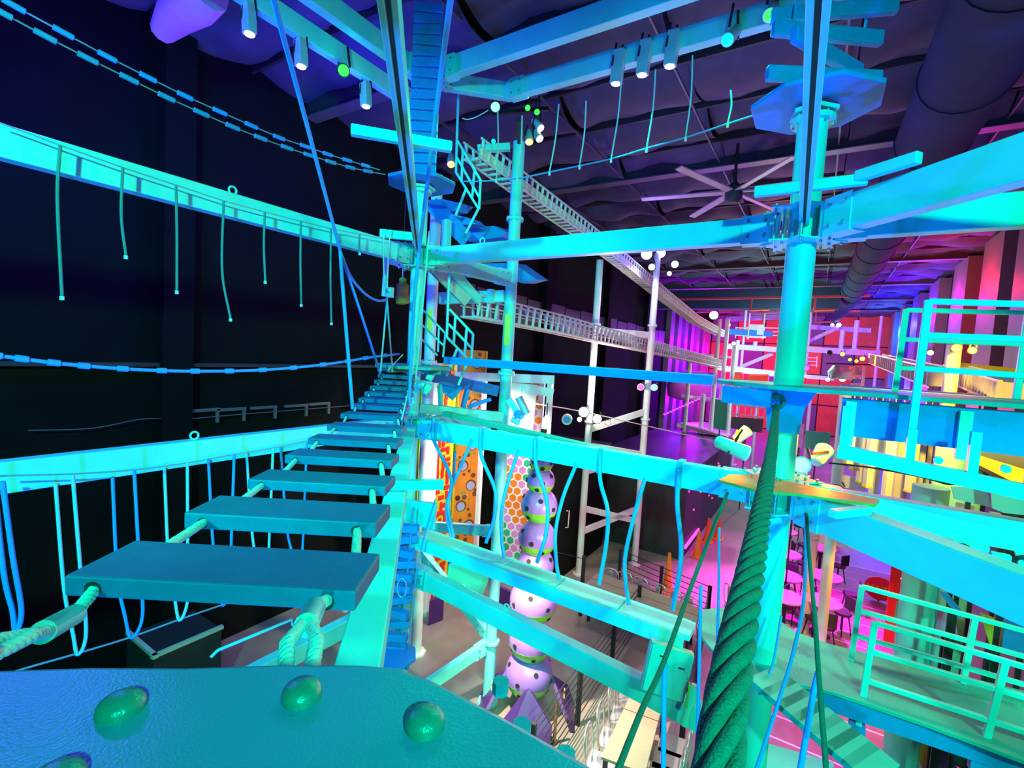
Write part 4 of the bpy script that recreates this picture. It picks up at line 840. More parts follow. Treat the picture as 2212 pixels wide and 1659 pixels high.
# purple base panels of the climbing walls
tag(ob('base_panel', MB().prism([UZ(1062, 1345, 0), UZ(1098, 1358, 0), UZ(1098, 1358, 0)+UP*.75, UZ(1062, 1345, 0)+UP*.8], (-.05, .08, 0)), 'dpurple'), 'purple skirt panel at the foot of the hexagon wall', 'panel')
tag(ob('base_panel', MB().prism([UZ(925, 1352, 0), UZ(956, 1340, 0), UZ(956, 1340, 0)+UP*.5, UZ(925, 1352, 0)+UP*.5], (-.05, .08, 0)), 'dpurple'), 'dull purple skirt panel at the foot of the maze wall', 'panel')
# dark rooms on the floor
t = T('dark_room', 'black boxed room behind the ball tower with a white door handle', 'booth', (-6.3, 12, 0)); ob('walls', MB().box((-6.25, 11.6, 1.5), 2.6, 3.3, 3.0), 'blackwall', t); ob('roof', MB().box((-6.25, 11.6, 3.02), 2.7, 3.4, .05), 'dark', t)
q = UZ(1250, 1180, 1.1); ob('handle', MB().tube([V((-4.93, 10.6, 1.7)), V((-4.86, 10.6, 1.72)), V((-4.86, 10.6, 1.3)), V((-4.93, 10.6, 1.28))], .015, 6), 'white', t)
t = T('laser_room', 'long dark glossy box with purple sheen and red pin lights beyond the tables', 'booth', (-4.3, 17.5, 0)); ob('walls', MB().box((-4.35, 17.8, 1.2), 3.1, 8.2, 2.4), 'dark', t); ob('roof', MB().box((-4.35, 17.8, 2.42), 3.2, 8.3, .08), 'black', t)
for k in range(14):
    zz = random.uniform(.5, 2.2); yy = random.uniform(13.9, 20); ob('pin_light', MB().sphere((-2.79, yy, zz), .03, 8), 'e_redd' if k % 3 else 'e_pink', t)
ob('skirting_light', MB().bar((-2.74, 13.8, .35), (-2.74, 15.6, .35), .05, .09), 'e_pink', t)
ob('vent', MB().bar(UY(1282, 1182, 13.68), UY(1338, 1200, 13.68), .02, .42), 'dark', t)
# fences
def fence(p, q, label, nposts, ncab=8, h=1.0):
    p = V(p); q = V(q); t = T('cable_fence', label, 'fence', (p+q)/2)
    for k in range(nposts):
        c = p+(q-p)*k/(nposts-1); ob('fence_post', MB().bar(c, c+UP*h, .07, .05, V((0, 1, 0))), 'black', t)
    for k in range(ncab): ob('cable', MB().bar(p+UP*(.12+.86*k/(ncab-1)*h), q+UP*(.12+.86*k/(ncab-1)*h), .012, .012), 'black', t)
fence((-2.58, 5.0, 0), (-2.66, 9.4, 0), 'black cable fence running beside the ball tower on the grey floor', 4)
fence((-3.6, 10.9, 0), (-1.5, 10.3, 0), 'black cable fence behind the far table', 3)
fence((-1.5, 10.3, 0), (-1.2, 6.9, 0), 'black cable fence beside the thick rope below the middle', 3)
fence((-4.75, 9.2, 0), (-3.85, 9.3, 0), 'short dark gate frame left of the far table', 2, 3, 1.3)
q = UZ(1197, 1605, 0); tag(ob('bollard', MB().lathe(q, [(.05, 0), (.05, .03), (.025, .04), (.022, .55), (.012, .58)], 10), 'brown'), 'small reddish bollard on the bright floor near the platform edge', 'bollard')
# tables and chairs
def poly_table(label, px, z, seams=0):
    c = [UZ(x, y, z) for x, y in px]; m_ = sum(c, V((0, 0, 0)))/4; t = T('dining_table', label, 'table', (m_.x, m_.y, 0)); ob('top', MB().prism([q-UP*.04 for q in c], (0, 0, .04)), 'table', t, .006)
    for q in c: f = q+(m_-q)*.12; ob('leg', MB().bar(f-UP*.04, V((f.x, f.y, 0)), .05, .05, V((0, 1, 0))), 'black', t)
    ob('seam', MB().bar(c[0]+(c[1]-c[0])*.5+UP*.001, c[3]+(c[2]-c[3])*.5+UP*.001, .012, .004), 'brown', t); return c
poly_table('long beige table with dark legs at the bottom edge under the beams', ((1298, 1634), (1386, 1450), (1444, 1472), (1394, 1670)), .80)
poly_table('long beige table farther off with metal chairs along its back', ((1262, 1262), (1292, 1236), (1514, 1314), (1504, 1350)), .76)
def chair(p, ang, label, grp):
    p = V(p); p.z = 0; d = V((math.cos(ang), math.sin(ang), 0)); s = V((-d.y, d.x, 0)); t = T('metal_chair', label, 'chair', p, grp)
    ob('seat', MB().obox(p+UP*.45, d*.18, s*.18, UP*.015), 'chrome', t)
    for i in (-1, 1):
        for j in (-1, 1): ob('leg', MB().cyl(p+d*.15*i+s*.15*j+UP*.44, p+d*.2*i+s*.2*j, .014, 6), 'chrome', t)
    b0 = p-d*.17; ob('back_hoop', MB().tube(catmull([b0-s*.17+UP*.45, b0-s*.18-d*.03+UP*.75, b0-s*.10-d*.05+UP*.87, b0+s*.10-d*.05+UP*.87, b0+s*.18-d*.03+UP*.75, b0+s*.17+UP*.45], 5), .014, 6), 'chrome', t)
    ob('back_slat', MB().obox(b0-d*.04+UP*.65, s*.045, d*.006, UP*.2), 'chrome', t)
for i, (x, y) in enumerate(((1308, 1244), (1338, 1252), (1372, 1264), (1412, 1279), (1445, 1290), (1484, 1308))): q = UZ(x, y, .85); chair(q+V((0, .12, 0)), -PI/2, ORD[i]+' metal chair from the left behind the far beige table', 'chairs behind the far table')
for i, (x, y) in enumerate(((1352, 1500), (1330, 1546), (1306, 1596), (1368, 1458))): q = UZ(x, y, .8); chair(q, 0.15, ORD[i]+' metal chair on the left side of the near beige table', 'chairs left of the near table')
for i, (x, y) in enumerate(((1432, 1558), (1420, 1590), (1410, 1622), (1398, 1650))): q = UZ(x+28, y, .8); chair(q, PI+.15, ORD[i]+' metal chair on the right side of the near beige table', 'chairs right of the near table')
q = UZ(1590, 1320, .3); chair(q, .8, 'single white metal chair beside the curved teal pad', 'single chair')
for i, (x, y, h, lab) in enumerate(((1440, 1278, .95, 'tall yellow orange traffic cone beside the far table'), (1506, 1203, .75, 'nearest of three orange cones beside the dark glossy box'), (1527, 1171, .75, 'middle one of three orange cones beside the dark glossy box'), (1550, 1164, .75, 'farthest of three orange cones beside the dark glossy box'))):
    q = UZ(x, y, 0); t = T('traffic_cone', lab, 'cone', q); ob('cone', MB().lathe(q, [(.13, .03), (.09, .3*h), (.035, h)], 14), 'cone', t); ob('base', MB().box(q+UP*.015, .34, .34, .03), 'cone', t)
# lounge with cafe tables
cafe = [(1688, 1200, 'farthest left'), (1692, 1255, 'left middle'), (1690, 1310, 'left near'), (1690, 1362, 'nearest left'), (1762, 1178, 'farthest right'), (1768, 1240, 'right middle'), (1775, 1310, 'right near'), (1768, 1372, 'nearest right')]
for i, (x, y, w2) in enumerate(cafe):
    q = UZ(x, y, 0); t = T('cafe_table', w2+' round cafe table on the magenta lounge floor', 'table', q, 'cafe tables in the lounge')
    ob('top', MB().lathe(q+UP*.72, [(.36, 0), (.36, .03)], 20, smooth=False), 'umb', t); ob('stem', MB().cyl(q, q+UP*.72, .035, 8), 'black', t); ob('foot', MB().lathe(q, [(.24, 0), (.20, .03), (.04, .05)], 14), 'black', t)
    for k in range(3):
        a = k*2.1+i*.7; c = q+V((math.cos(a), math.sin(a), 0))*.52; t2 = T('cafe_stool', ORD[k]+' dark stool at the '+w2+' cafe table', 'stool', c, 'dark stools in the lounge')
        ob('seat', MB().lathe(c+UP*.44, [(.15, 0), (.16, .02), (.15, .05)], 14), 'fabric', t2)
        for j in range(4): ob('leg', MB().cyl(c+V((math.cos(j*PI/2), math.sin(j*PI/2), 0))*.10+UP*.44, c+V((math.cos(j*PI/2), math.sin(j*PI/2), 0))*.18, .012, 6), 'black', t2)
        ob('back', MB().obox(c+V((math.cos(a), math.sin(a), 0))*.16+UP*.66, V((math.cos(a), math.sin(a), 0))*.012, V((-math.sin(a), math.cos(a), 0))*.13, UP*.14), 'fabric', t2)
post(.17, 11.57, 0, 3.1, .10, 'white post standing on the magenta lounge floor', (2.1,), 'white', ((.95, .18),))
beam((.17, 11.57, 2.1), (3.4, 11.4, 2.1), 'white beam crossing right from the lounge post', .12, .17, 'white')
beam((.17, 11.57, 2.95), (-1.5, 11.5, 2.9), 'white beam crossing left from the lounge post behind the right post', .1, .14, 'white', plates=False)
# maze sign
q = U(1900, 1272, 11.6); nrm = (CAM-q); nrm.z = 0; nrm.normalize(); t = T('oval_sign', 'red oval sign with yellow lettering in the orange lit lounge', 'sign', q)
sx = UP.cross(nrm).normalized(); ob('plate', MB().prism([q+sx*.30*math.cos(k*PI/12)+UP*.28*math.sin(k*PI/12) for k in range(24)], -nrm*.04), 'red', t)
tx = bpy.data.curves.new('lettering', 'FONT'); tx.body = 'MAZE'; tx.size = .2; tx.align_x = 'CENTER'; tx.align_y = 'CENTER'; tx.extrude = .006
to = bpy.data.objects.new('lettering_tmp', tx); COL.objects.link(to); bpy.context.view_layer.update()
me = bpy.data.meshes.new_from_object(to.evaluated_get(bpy.context.evaluated_depsgraph_get())); bpy.data.objects.remove(to)
lo = bpy.data.objects.new('lettering', me); COL.objects.link(lo); lo.parent = t; me.materials.clear(); me.materials.append(M['yellow'])
mm = Matrix((sx, UP, nrm)).transposed().to_4x4(); lo.matrix_local = Matrix.Translation(nrm*.012) @ mm
ob('pole', MB().cyl(q-nrm*.03, V((q.x, q.y, 0))-nrm*.03, .02, 8), 'black', t)
q = UZ(1930, 1400, 0); tag(ob('red_gate', MB().box((q.x, q.y, 1.0), .35, .06, 2.0).box((q.x-.1, q.y-.05, 1.2), .04, .04, .12), 'red'), 'narrow red gate leaf right of the oval sign', 'gate')

# ================================================================ RIGHT SIDE BEHIND THE DECKS
q = U(1965, 1450, 5.4); post(q.x, q.y, 0, 4.3, .16, 'broad teal post passing behind the lower right railings', (), 'steel')
q = UY(2060, 1100, 7.6); post(q.x, q.y, 0, 5.0, .22, 'thick grey pillar with a yellow lit edge right of the hanging posts', (), 'pad')
q = UY(1803, 1080, 9.8); post(q.x, q.y, 0, 5.2, .085, 'tan lit post left of the hanging posts', (4.1,), 'white')
beam(UY(1800, 1035, 9.8), UY(1872, 1048, 9.8), 'tan lit beam from the tan post towards the hanging posts', .1, .2, 'white', plates=False)
beam(UY(1732, 1040, 9.9), UY(1800, 1058, 9.9), 'pale beam left of the tan post', .1, .16, 'white', plates=False)
HP = [(1838, 952, 1000), (1852, 955, 1012), (1868, 958, 1040), (1884, 962, 1050), (1898, 965, 1075), (1912, 968, 1010), (1926, 972, 1095), (1944, 976, 1100), (1960, 980, 1110), (1975, 982, 1060), (1990, 984, 1115), (2004, 986, 1125)]
for i, (x, y0_, y1_) in enumerate(HP):
    Yp = 8.4+.5*(i % 3); a = UY(x+6, y0_-70, Yp); a.z = min(a.z, 5.0); b = UY(x-3, y1_, Yp); t = T('hanging_post', ORD[i]+' hanging square post from the left in the yellow lit forest', 'post', V((a.x, a.y, b.z)), 'hanging posts on the right')
    ob('timber', MB().box((a.x, a.y, (a.z+b.z)/2), .085, .085, a.z-b.z, .5), 'white', t); ob('end_cap', MB().box((a.x, a.y, b.z-.01), .095, .095, .03, .5), 'yellow', t); ob('hanger', MB().cyl((a.x, a.y, a.z), (a.x, a.y, 5.22), .008, 6), 'cable', t)
for i, yy in enumerate((8.4, 8.9, 9.4)): beam((.3, yy, 5.25), (4.2, yy, 5.25), ORD[i]+' thin carrier beam from the front above the hanging posts', .06, .07, 'white', plates=False)
for i, (x, y0_, y1_) in enumerate(((2075, 1088, 1122), (2092, 1092, 1126), (2148, 1108, 1138), (2196, 1122, 1150))):
    a = UY(x+2, y0_, 6.6); b = UY(x-2, y1_, 6.6); t = T('hanging_post', ORD[i]+' short cream post from the left under the teal panels', 'post', b, 'short cream posts'); ob('timber', MB().box((a.x, a.y, (a.z+b.z)/2), .075, .075, a.z-b.z), 'cream', t); ob('end_cap', MB().box((a.x, a.y, b.z-.008), .085, .085, .016), 'yellow', t)
def panel(label, px, Yp, m, th=.04, name='panel_board'):
    P = [UY(x, y, Yp) for x, y in px]; c = sum(P, V((0, 0, 0)))/len(P); t = T(name, label, 'panel', (c.x, c.y, 0)); ob('board', MB().prism(P, (0, th, 0)), m, t)
    ob('stand', MB().bar((c.x, Yp+th+.02, c.z), (c.x, Yp+th+.02, 0), .035, .035, V((0, 1, 0))), 'black', t)
    return t
panel('grey sheet behind the yellow slanted board at the right', ((2088, 1000), (2212, 1062), (2300, 1075), (2300, 985), (2140, 965), (2092, 975)), 7.4, 'wallr')
panel('yellow slanted board at the right edge', ((2105, 1000), (2230, 1062), (2300, 1100), (2300, 1040), (2200, 1010), (2120, 985)), 7.2, 'yellow')
panel('teal panel, left of two under the yellow boards', ((2056, 1052), (2132, 1056), (2140, 1096), (2062, 1078)), 6.2, 'steel'); panel('teal panel, right of two under the yellow boards', ((2142, 1058), (2260, 1072), (2260, 1118), (2168, 1108), (2144, 1098)), 6.0, 'steel')
for i, (a, b) in enumerate((((1985, 912), (2020, 928)), ((1988, 936), (2022, 950)), ((2042, 930), (2120, 968)), ((2040, 945), (2096, 952)), ((2045, 955), (2125, 972)))):
    tag(ob('yellow_slat', MB().bar(UY(*a, 8.2), UY(*b, 8.2), .06, .07), 'yellow'), ORD[i]+' yellow slat from the left seen through the deck frame', 'slat', 'yellow slats behind the deck frame')
panel('orange board glimpsed through the deck frame', ((1986, 908), (2026, 916), (2026, 958), (1988, 950)), 9.0, 'orange'); panel('red board glimpsed through the deck frame', ((2060, 922), (2132, 932), (2126, 972), (2070, 958)), 9.5, 'red')
for lab, px, m, Yp in (('mustard board below the slanting lower beam', ((2118, 1325), (2168, 1345), (2160, 1400), (2138, 1392)), 'sheet', 6.4), ('lilac board behind the broad teal post', ((2030, 1310), (2062, 1325), (2070, 1372), (2020, 1362)), 'umb', 6.8), ('yellow strip under the hook plates, left one', ((2050, 1188), (2082, 1190), (2080, 1222), (2050, 1208)), 'yellow', 6.8), ('yellow strip under the hook plates, right one', ((2098, 1210), (2120, 1228), (2115, 1238), (2100, 1228)), 'yellow', 6.8), ('small yellow strip nearest the slanting lower beam', ((1972, 1168), (2000, 1176), (2000, 1188), (1985, 1182)), 'yellow', 6.8), ('blue brace board below the slanting lower beam', ((2030, 1280), (2050, 1285), (2085, 1330), (2070, 1335)), 'slat', 6.0),
                       ('white panel right of the oval sign', ((1945, 1250), (1985, 1262), (1978, 1305)), 'white', 10.5), ('dark teal board right of the mustard board', ((2170, 1340), (2260, 1370), (2260, 1440), (2165, 1400)), 'slat', 6.3), ('green board behind the right railings', ((1938, 1300), (1972, 1310), (1965, 1345), (1932, 1335)), 'hgreen', 10.8)): panel(lab, px, Yp, m)
t = T('tube_lamp', 'pair of bright aqua tube lamps below the lower right beam', 'light', U(2170, 1230, 5)); ob('tube', MB().cyl(U(2140, 1203, 5), U(2155, 1215, 5), .03, 10), 'e_cyan', t); ob('tube', MB().cyl(U(2165, 1222, 5), U(2192, 1250, 5), .035, 10), 'e_cyan', t); ob('holder', MB().cyl(U(2133, 1200, 5), U(2124, 1238, 5), .03, 8), 'umb', t)
# lower right glimpses: orange and purple banner posts, cream panel, dark bags
q = UZ(2020, 1600, 1.2); 
for lab, a, b, m, wd in (('orange board leaning under the lower deck', (1968, 1572), (2018, 1672), 'cone', .16), ('purple board leaning under the lower deck', (2002, 1580), (2058, 1676), 'dpurple', .16), ('cream panel at the bottom right corner under the deck', (2150, 1620), (2200, 1690), 'cream', .3)):
    tag(ob('leaning_board', MB().bar(U(*a, 5.6), U(*b, 5.6), .04, wd, V((1, 0, 0))), m), lab, 'board')
for i, (x, y, r) in enumerate(((2042, 1612, .10), (2062, 1632, .12), (2085, 1640, .14))): tag(ob('dark_bag', MB().sphere(U(x, y, 5.8), r, 12, -.95, .95, 8, .8), 'fabric'), ORD[i]+' dark bag from the left under the lower deck', 'bag', 'dark bags under the deck')
# net bridges on the right
def slat_bridge(label, a, b, Ya, Yb, n, h, m='yellow'):
    A = UY(*a, Ya); B = UY(*b, Yb); t = T('slat_bridge', label, 'bridge', A)
    for k in (-.18, .18): ob('side_rope', MB().bar(A+V((k, 0, h/2)), B+V((k, 0, h/2)), .03, .03), m, t); ob('floor_rope', MB().bar(A+V((k, 0, -h/2)), B+V((k, 0, -h/2)), .03, .03), m, t)
    for k in range(n):
        c = A+(B-A)*(k+.5)/n; ob('slat', MB().box(c, .4, .05, h*.9), 'cream', t)
slat_bridge('yellow slatted bridge running from the far lamps to the right railings', (1892, 775), (2040, 818), 22, 11, 26, .34)
slat_bridge('yellow slatted bridge behind the right railings, nearest the yellow lamps', (2065, 805), (2205, 850), 12, 8, 22, .26)
for lab, x, y, Yp, r, ln_ in (('left bright yellow lamp seen through the right railing', 2066, 752, 9.8, .07, 'e_yel'), ('right bright yellow lamp seen through the right railing', 2100, 757, 9.8, .055, 'e_yel'), ('warm bar lamp left of the yellow lamps', 2010, 762, 10.2, .05, 'e_warm')):
    p = UY(x, y, Yp); stage_light(lab, p, CAM, .14, r, ln_, 'black', p+UP*.12)
q = UY(2056, 800, 10.0); post(q.x, q.y, 0, 6.0, .09, 'yellow lit post under the bright yellow lamps', (), 'white')
panel('yellow green board behind the right railing', ((2062, 782), (2200, 796), (2196, 818), (2062, 800)), 12.5, 'lime')

# ================================================================ FAR END OF THE HALL
def fpost(x, yb, yt, d, r, m, label, grp=None):
    a = U(x, yb, d); b = U(x, yt, d); tag(ob('far_post', MB().cyl((a.x, a.y, a.z), (a.x, a.y, b.z), r, 8).box((a.x, a.y, a.z+.03), r*3, r*3, .05), m), label, 'post', grp)
for i, (x, yb, yt) in enumerate(((1474, 985, 770), (1508, 990, 850), (1529, 995, 690), (1556, 880, 690), (1570, 940, 745))): fpost(x, yb, yt, 21, .09, 'white', ORD[i]+' pink lit post from the left in the far magenta tower', 'posts of the far magenta tower')
for lab, a, b, d, h in (('upper cross bar of the far magenta tower', (1470, 762), (1580, 772), 21, .1), ('middle cross bar of the far magenta tower', (1470, 855), (1570, 866), 21, .12), ('lower cross bar of the far magenta tower', (1462, 918), (1572, 945), 21, .14)): beam(U(*a, d), U(*b, d), lab, .1, h, 'white', plates=False)
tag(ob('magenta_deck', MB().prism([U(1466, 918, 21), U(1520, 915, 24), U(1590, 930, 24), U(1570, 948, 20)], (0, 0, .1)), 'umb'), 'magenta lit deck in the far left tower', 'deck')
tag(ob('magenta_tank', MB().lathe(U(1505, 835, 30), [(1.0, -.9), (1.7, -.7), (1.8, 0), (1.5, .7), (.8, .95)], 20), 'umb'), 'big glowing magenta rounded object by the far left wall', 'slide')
t = T('step_light', 'row of pink step lights climbing right at the far left', 'light', U(1470, 880, 19))
for k in range(12): ob('step_lamp', MB().box(U(1436+6.6*k, 895-3.0*k, 19), .09, .09, .05), 'e_pink', t)
for i, (lab, a, b, d, h, m) in enumerate((('upper turquoise far beam left of the right post', (1565, 716), (1668, 722), 26, .3, 'slat'), ('white far beam below it', (1570, 748), (1690, 756), 26, .28, 'white'), ('lower turquoise far beam left of the right post', (1565, 796), (1680, 808), 25, .3, 'white'), ('white far beam right of the right post', (1722, 753), (1900, 764), 26, .3, 'white'), ('top far beam right of the right post', (1725, 705), (1880, 714), 28, .25, 'white'), ('diagonal far stair beam left of the right post', (1582, 800), (1668, 764), 27, .2, 'white'), ('diagonal far stair beam right of the right post', (1722, 748), (1800, 712), 27, .2, 'white'), ('pale ceiling level far beam', (1570, 690), (1690, 684), 30, .3, 'white'), ('second pale ceiling level far beam', (1600, 678), (1690, 674), 30, .2, 'white'), ('green lit far beam low right of the right post', (1722, 812), (1800, 818), 24, .2, 'white'))):
    beam(U(*a, d), U(*b, d), lab, .12, h, m, plates=False)
t = T('white_cabin', 'pale green lit cabin on the far platform left of the right post', 'booth', U(1630, 730, 26))
ob('panel', MB().box(U(1633, 712, 26), .75, .1, .55), 'white', t)
for x in (1618, 1650): ob('cabin_post', MB().box(U(x, 705, 25.9), .06, .06, 1.4), 'white', t)
ob('sill', MB().box(U(1634, 728, 25.8), .9, .1, .1), 'white', t)
for k, (x0, x1) in enumerate(((1652, 1682), (1590, 1614), (1722, 1765))):
    t = T('far_railing', ('white far railing right of the cabin', 'pinkish far railing left of the cabin', 'white far railing right of the right post')[k], 'railing', U(x0, 730, 26)); yy = 708 if k < 2 else 772
    for j in range(3): ob('bar', MB().bar(U(x0, yy+8*j, 26), U(x1, yy+8*j+1, 26), .04, .05), 'white', t)
    for x in (x0, x1): ob('upright', MB().bar(U(x, yy-2, 26), U(x-1, yy+22, 26), .05, .05, V((0, 1, 0))), 'white', t)
for i, (x, yb, yt, m) in enumerate(((1816, 756, 712, 'white'), (1845, 756, 692, 'white'), (1588, 800, 735, 'white'), (1630, 755, 738, 'white'))): fpost(x, yb, yt, 26, .11, m, ORD[i]+' far platform post' + (' green lit right of the right post', ' cyan topped right of the right post', ' left of the right post', ' under the white cabin')[i])
for i, (x0, x1, y) in enumerate(((1584, 1606, 813), (1616, 1662, 817), (1714, 1728, 823), (1734, 1744, 825))):
    a = U(x0, y-9, 22); b = U(x1, y-9, 22); c = U(x0, y+9, 22); tag(ob('red_bumper', MB().obox((a+b)/2-UP*(a.z-c.z)/2, (b-a)/2, V((0, .25, 0)), UP*(a.z-c.z)/2), 'red', bev=.08), ORD[i]+' glowing red block from the left behind the right post', 'bumper', 'red blocks behind the right post')
tag(ob('red_dome', MB().sphere(U(1628, 845, 20), .25, 14, 0, .99, 6), 'red'), 'red dome peeping out under the deck edge left of the right post', 'dome')
for i, (lab, x, y, d, r, ln_) in enumerate((('white lamp blazing atop the far left post', 1542, 681, 22, .22, 'e_white'), ('warm far lamp right of it', 1573, 702, 22, .12, 'e_warm'), ('row lamp over the white far beam', 1585, 742, 25, .12, 'e_warm'), ('left one of two warm lamps near the far ceiling', 1798, 702, 28, .12, 'e_warm'), ('right one of two warm lamps near the far ceiling', 1812, 702, 28, .14, 'e_white'), ('left amber lamp in the far chandelier', 1820, 765, 18, .09, 'e_yel'), ('amber lamp lower in the far chandelier', 1836, 777, 18, .07, 'e_yel'), ('middle amber lamp in the far chandelier', 1850, 780, 18, .07, 'e_yel'), ('right amber lamp in the far chandelier', 1863, 775, 18, .10, 'e_yel'), ('magenta lamp under the far right beam', 1742, 795, 20, .14, 'e_mag'), ('white lamp low at the far right', 1820, 818, 18, .13, 'e_white'), ('smaller white lamp low at the far right', 1788, 820, 18, .08, 'e_white'), ('left white lamp over the far left deck', 1556, 795, 22, .12, 'e_white'), ('right white lamp over the far left deck', 1569, 796, 22, .10, 'e_white'))):
    p = U(x, y, d); stage_light(lab, p, CAM, .2, r, ln_, 'black', p+UP*.15)
t = T('far_chandelier', 'dark cluster bracket holding amber lamps at the far right', 'bracket', U(1830, 785, 18)); ob('bar', MB().bar(U(1785, 785, 18), U(1885, 788, 18), .05, .05), 'black', t); ob('globe', MB().sphere(U(1792, 762, 18), .1, 10), 'black', t); ob('drum', MB().lathe(U(1825, 805, 18), [(.5, -.25), (.55, 0), (.4, .25)], 14), 'cable', t)
t = T('far_ladder', 'white ladder with blue and white boxes at the far right', 'ladder', U(1868, 830, 17)); q = U(1868, 790, 17); ob('rail', MB().bar(q, V((q.x, q.y, 0)), .08, .08, V((0, 1, 0))), 'white', t)
for k in range(4): ob('rung', MB().box(U(1850, 812+9*k, 17), .3, .1, .08), 'bluep' if k % 2 else 'white', t)
beam(U(1880, 768, 18), U(1990, 792, 13), 'pink lit beam meeting the yellow slatted bridge', .12, .18, 'white', plates=False)
fd = T('far_deck', 'long far deck on posts carrying the glowing red blocks', 'deck', U(1650, 840, 22)); A = U(1578, 838, 22); B = U(1752, 842, 22)
ob('slab', MB().bar(A+V((0, .3, -.08)), B+V((0, .3, -.08)), 1.6, .1), 'white', fd)
for f in (0, .33, .66, 1): c = A+(B-A)*f+V((0, .6, -.1)); ob('leg', MB().cyl(c, V((c.x, c.y, 0)), .07, 8), 'white', fd)
for i, x in enumerate((1600, 1740, 1892)):
    a = U(x, 800, 26.3); tag(ob('far_column', MB().cyl((a.x, a.y, 0), (a.x, a.y, 8.6), .07, 10).box((a.x, a.y, .02), .4, .4, .04), 'white'), ORD[i]+' slender column from the left carrying the far beams', 'column', 'far columns'); 
# things between the deck underside and the far floor
t = T('low_railing', 'pale low railing seen under the deck left of the right post', 'railing', U(1620, 885, 17))
for a, b in (((1582, 873), (1655, 882)), ((1580, 895), (1650, 902))): ob('bar', MB().bar(U(*a, 17), U(*b, 17), .04, .05), 'white', t)
for k in range(6): ob('upright', MB().bar(U(1582+14*k, 873+1.6*k, 17), U(1580+14*k, 896+1.6*k, 17), .04, .04, V((0, 1, 0))), 'white', t)
for lab, px, Yp, m in (('green board right of the right post under the deck', ((1740, 930), (1795, 935), (1790, 975), (1738, 968)), 14, 'hgreen'), ('magenta post board right of the right post', ((1722, 915), (1738, 916), (1732, 968), (1720, 966)), 12, 'hpink'), ('grey green sheet under the deck left of the right post', ((1580, 900), (1650, 905), (1645, 935), (1578, 925)), 20, 'wallr'), ('teal doorway panel in the far magenta tower', ((1545, 862), (1572, 866), (1568, 930), (1541, 925)), 19, 'hgreen')): panel(lab, px, Yp, m)
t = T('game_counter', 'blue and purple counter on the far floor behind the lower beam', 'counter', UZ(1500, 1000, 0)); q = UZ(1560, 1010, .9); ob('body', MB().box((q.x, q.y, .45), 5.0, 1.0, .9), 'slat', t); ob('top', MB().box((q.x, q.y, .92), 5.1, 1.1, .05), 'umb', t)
# small hanging things on the tower
t = T('rescue_bag', 'yellow rescue bag hanging in the dark behind the slender post', 'bag', U(868, 655, 8)); ob('sack', MB().tube(catmull([U(870, 600, 8), U(870, 615, 8), U(869, 640, 8), U(870, 657, 8)]), [.03]+[.06]*7+[.10]*8+[.11]*8+[.06], 12), 'bag', t); ob('hook', MB().cyl(U(870, 600, 8), U(870, 580, 8), .012, 6), 'chrome', t); q = U(870, 580, 8); ob('line', MB().cyl(q, V((q.x, q.y, 9.9)), .006, 6), 'black', t)
t = T('gate_frame', 'lilac lit upright bracket left of the slender post', 'bracket', U(838, 620, 6.3)); ob('upright', MB().bar(U(836, 552, 6.3), U(830, 640, 6.3), .05, .05, V((0, 1, 0))), 'white', t); ob('top', MB().bar(U(830, 560, 6.3), U(890, 572, 6.3), .05, .10), 'white', t)
t = T('safety_mask', 'cluster of turquoise padded rollers beside the bridge end', 'rollers', U(920, 815, 6.0))
for k, (x, y, r) in enumerate(((930, 812, .06), (910, 832, .055), (925, 838, .06), (918, 845, .05))): ob('roller', MB().cyl(U(x-6, y-2, 6.0), U(x+6, y+4, 6.0), r, 10), 'steel', t)
t = T('pulley_block', 'grey pulley gear beside the tall post above the hexagon wall', 'pulley', U(1115, 880, 7.0)); ob('arm', MB().bar(U(1098, 862, 7.0), U(1128, 905, 7.0), .07, .09), 'steel', t); ob('can', MB().cyl(U(1120, 858, 6.95), U(1138, 895, 6.95), .06, 12), 'steel2', t); ob('wheel', MB().lathe(U(1118, 895, 6.9), [(.06, 0), (.06, .04)], 14, V((.4, -.9, 0))), 'bluep', t); ob('cuff', MB().cyl(U(1104, 905, 6.95), U(1122, 915, 6.95), .04, 10), 'steel', t)
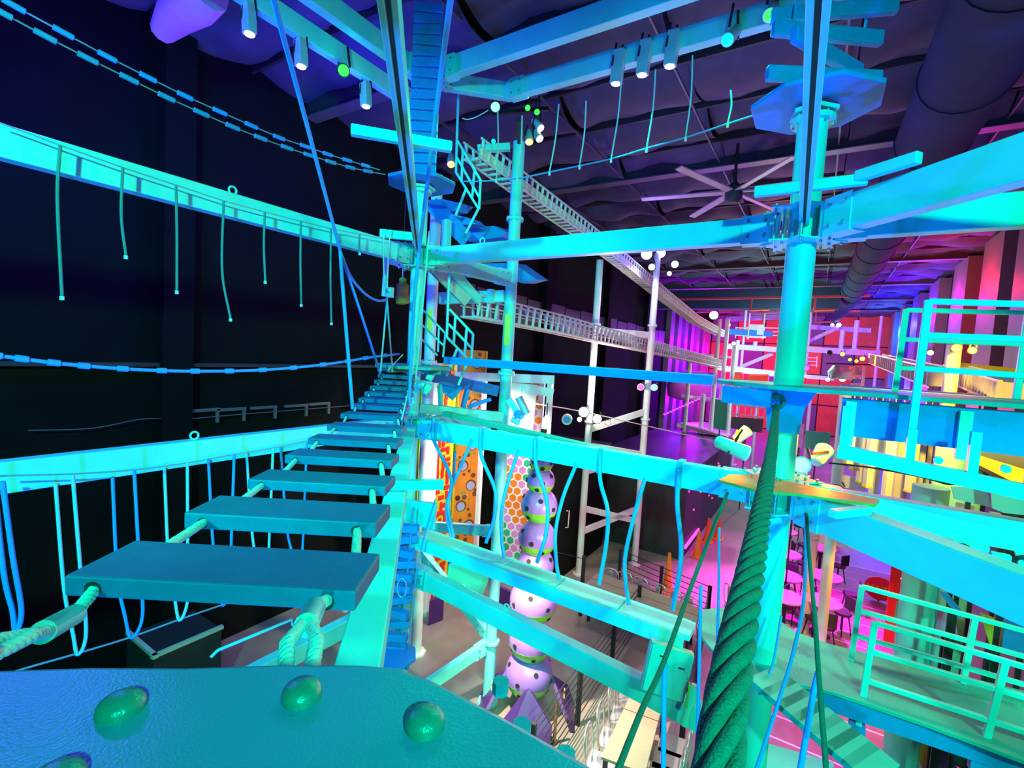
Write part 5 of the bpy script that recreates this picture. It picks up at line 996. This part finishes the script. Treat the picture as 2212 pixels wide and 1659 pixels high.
# thin swing line with droppers below the top beams
sw = [UY(x, y, 5.2) for x, y in ((1000, 392), (1035, 392), (1115, 386), (1185, 372), (1320, 343), (1395, 321), (1480, 297), (1570, 268), (1632, 248))]
line('swing_line', sw, .009, 'bluerope', 'long thin line slanting up from the tower to the right disc', 'rope')
for i, (x0, y0_, x1, y1_) in enumerate(((1075, 240, 1072, 388), (1128, 250, 1118, 385), (1207, 225, 1187, 372), (1266, 218, 1252, 358), (1343, 160, 1320, 343), (1416, 150, 1397, 321), (1496, 120, 1481, 296), (1578, 195, 1572, 266))):
    a = UY(x0, y0_, 5.2); b = UY(x1, y1_, 5.2); t = T('dropper_rope', ORD[i]+' thin green dropper from the left ending on the slanting swing line', 'rope', b, 'droppers on the swing line'); ob('rope', MB().tube(catmull([a, (a+b)/2+V((.02, 0, 0)), b], 5), .009, 6), 'rope', t); ob('end_sleeve', MB().cyl(b, b-UP*.04, .014, 8), 'white', t)
t = T('roof_bundle', 'lilac wrapped bundle hanging from the ceiling at the top left', 'bundle', UZ(385, 40, 9.3)); a = UZ(350, 70, 9.2); b = UZ(455, -20, 9.3)
ob('wrap', MB().tube([a, a+(b-a)*.3+V((0, 0, .06)), a+(b-a)*.7, b], [.13, .2, .22, .2], 9), 'umb', t); ob('fold', MB().tube([a+V((.1, 0, .1)), b+V((.12, 0, .1))], .12, 8), 'dpurple', t)
line('dark_cable', [UY(x, y, 6.6) for x, y in ((1790, 1000), (1880, 1010), (1990, 1030), (2050, 1046), (2085, 1038))], .010, 'black', 'dark cable sagging across the hanging posts', 'cable')
t = T('low_platform', 'teal platform at the bottom edge right of the thick rope', 'platform', UZ(1700, 1650, .9)); ob('plate', MB().prism([UZ(x, y, .95) for x, y in ((1636, 1608), (1800, 1655), (1800, 1700), (1600, 1700))], (0, 0, .05)), 'steel', t)
q = UZ(1720, 1665, .95); ob('leg', MB().cyl(q, V((q.x, q.y, 0)), .06, 10), 'steel', t)
# every thing says so
for o in list(COL.objects):
    if o.parent is None and 'category' in o.keys() and 'kind' not in o.keys(): o['kind'] = 'thing'
for o in list(COL.objects):
    if o.name.split('.')[0] in ('flange_bolts', 'bolts', 'node_bolts', 'rivets'): o['kind'] = 'stuff'
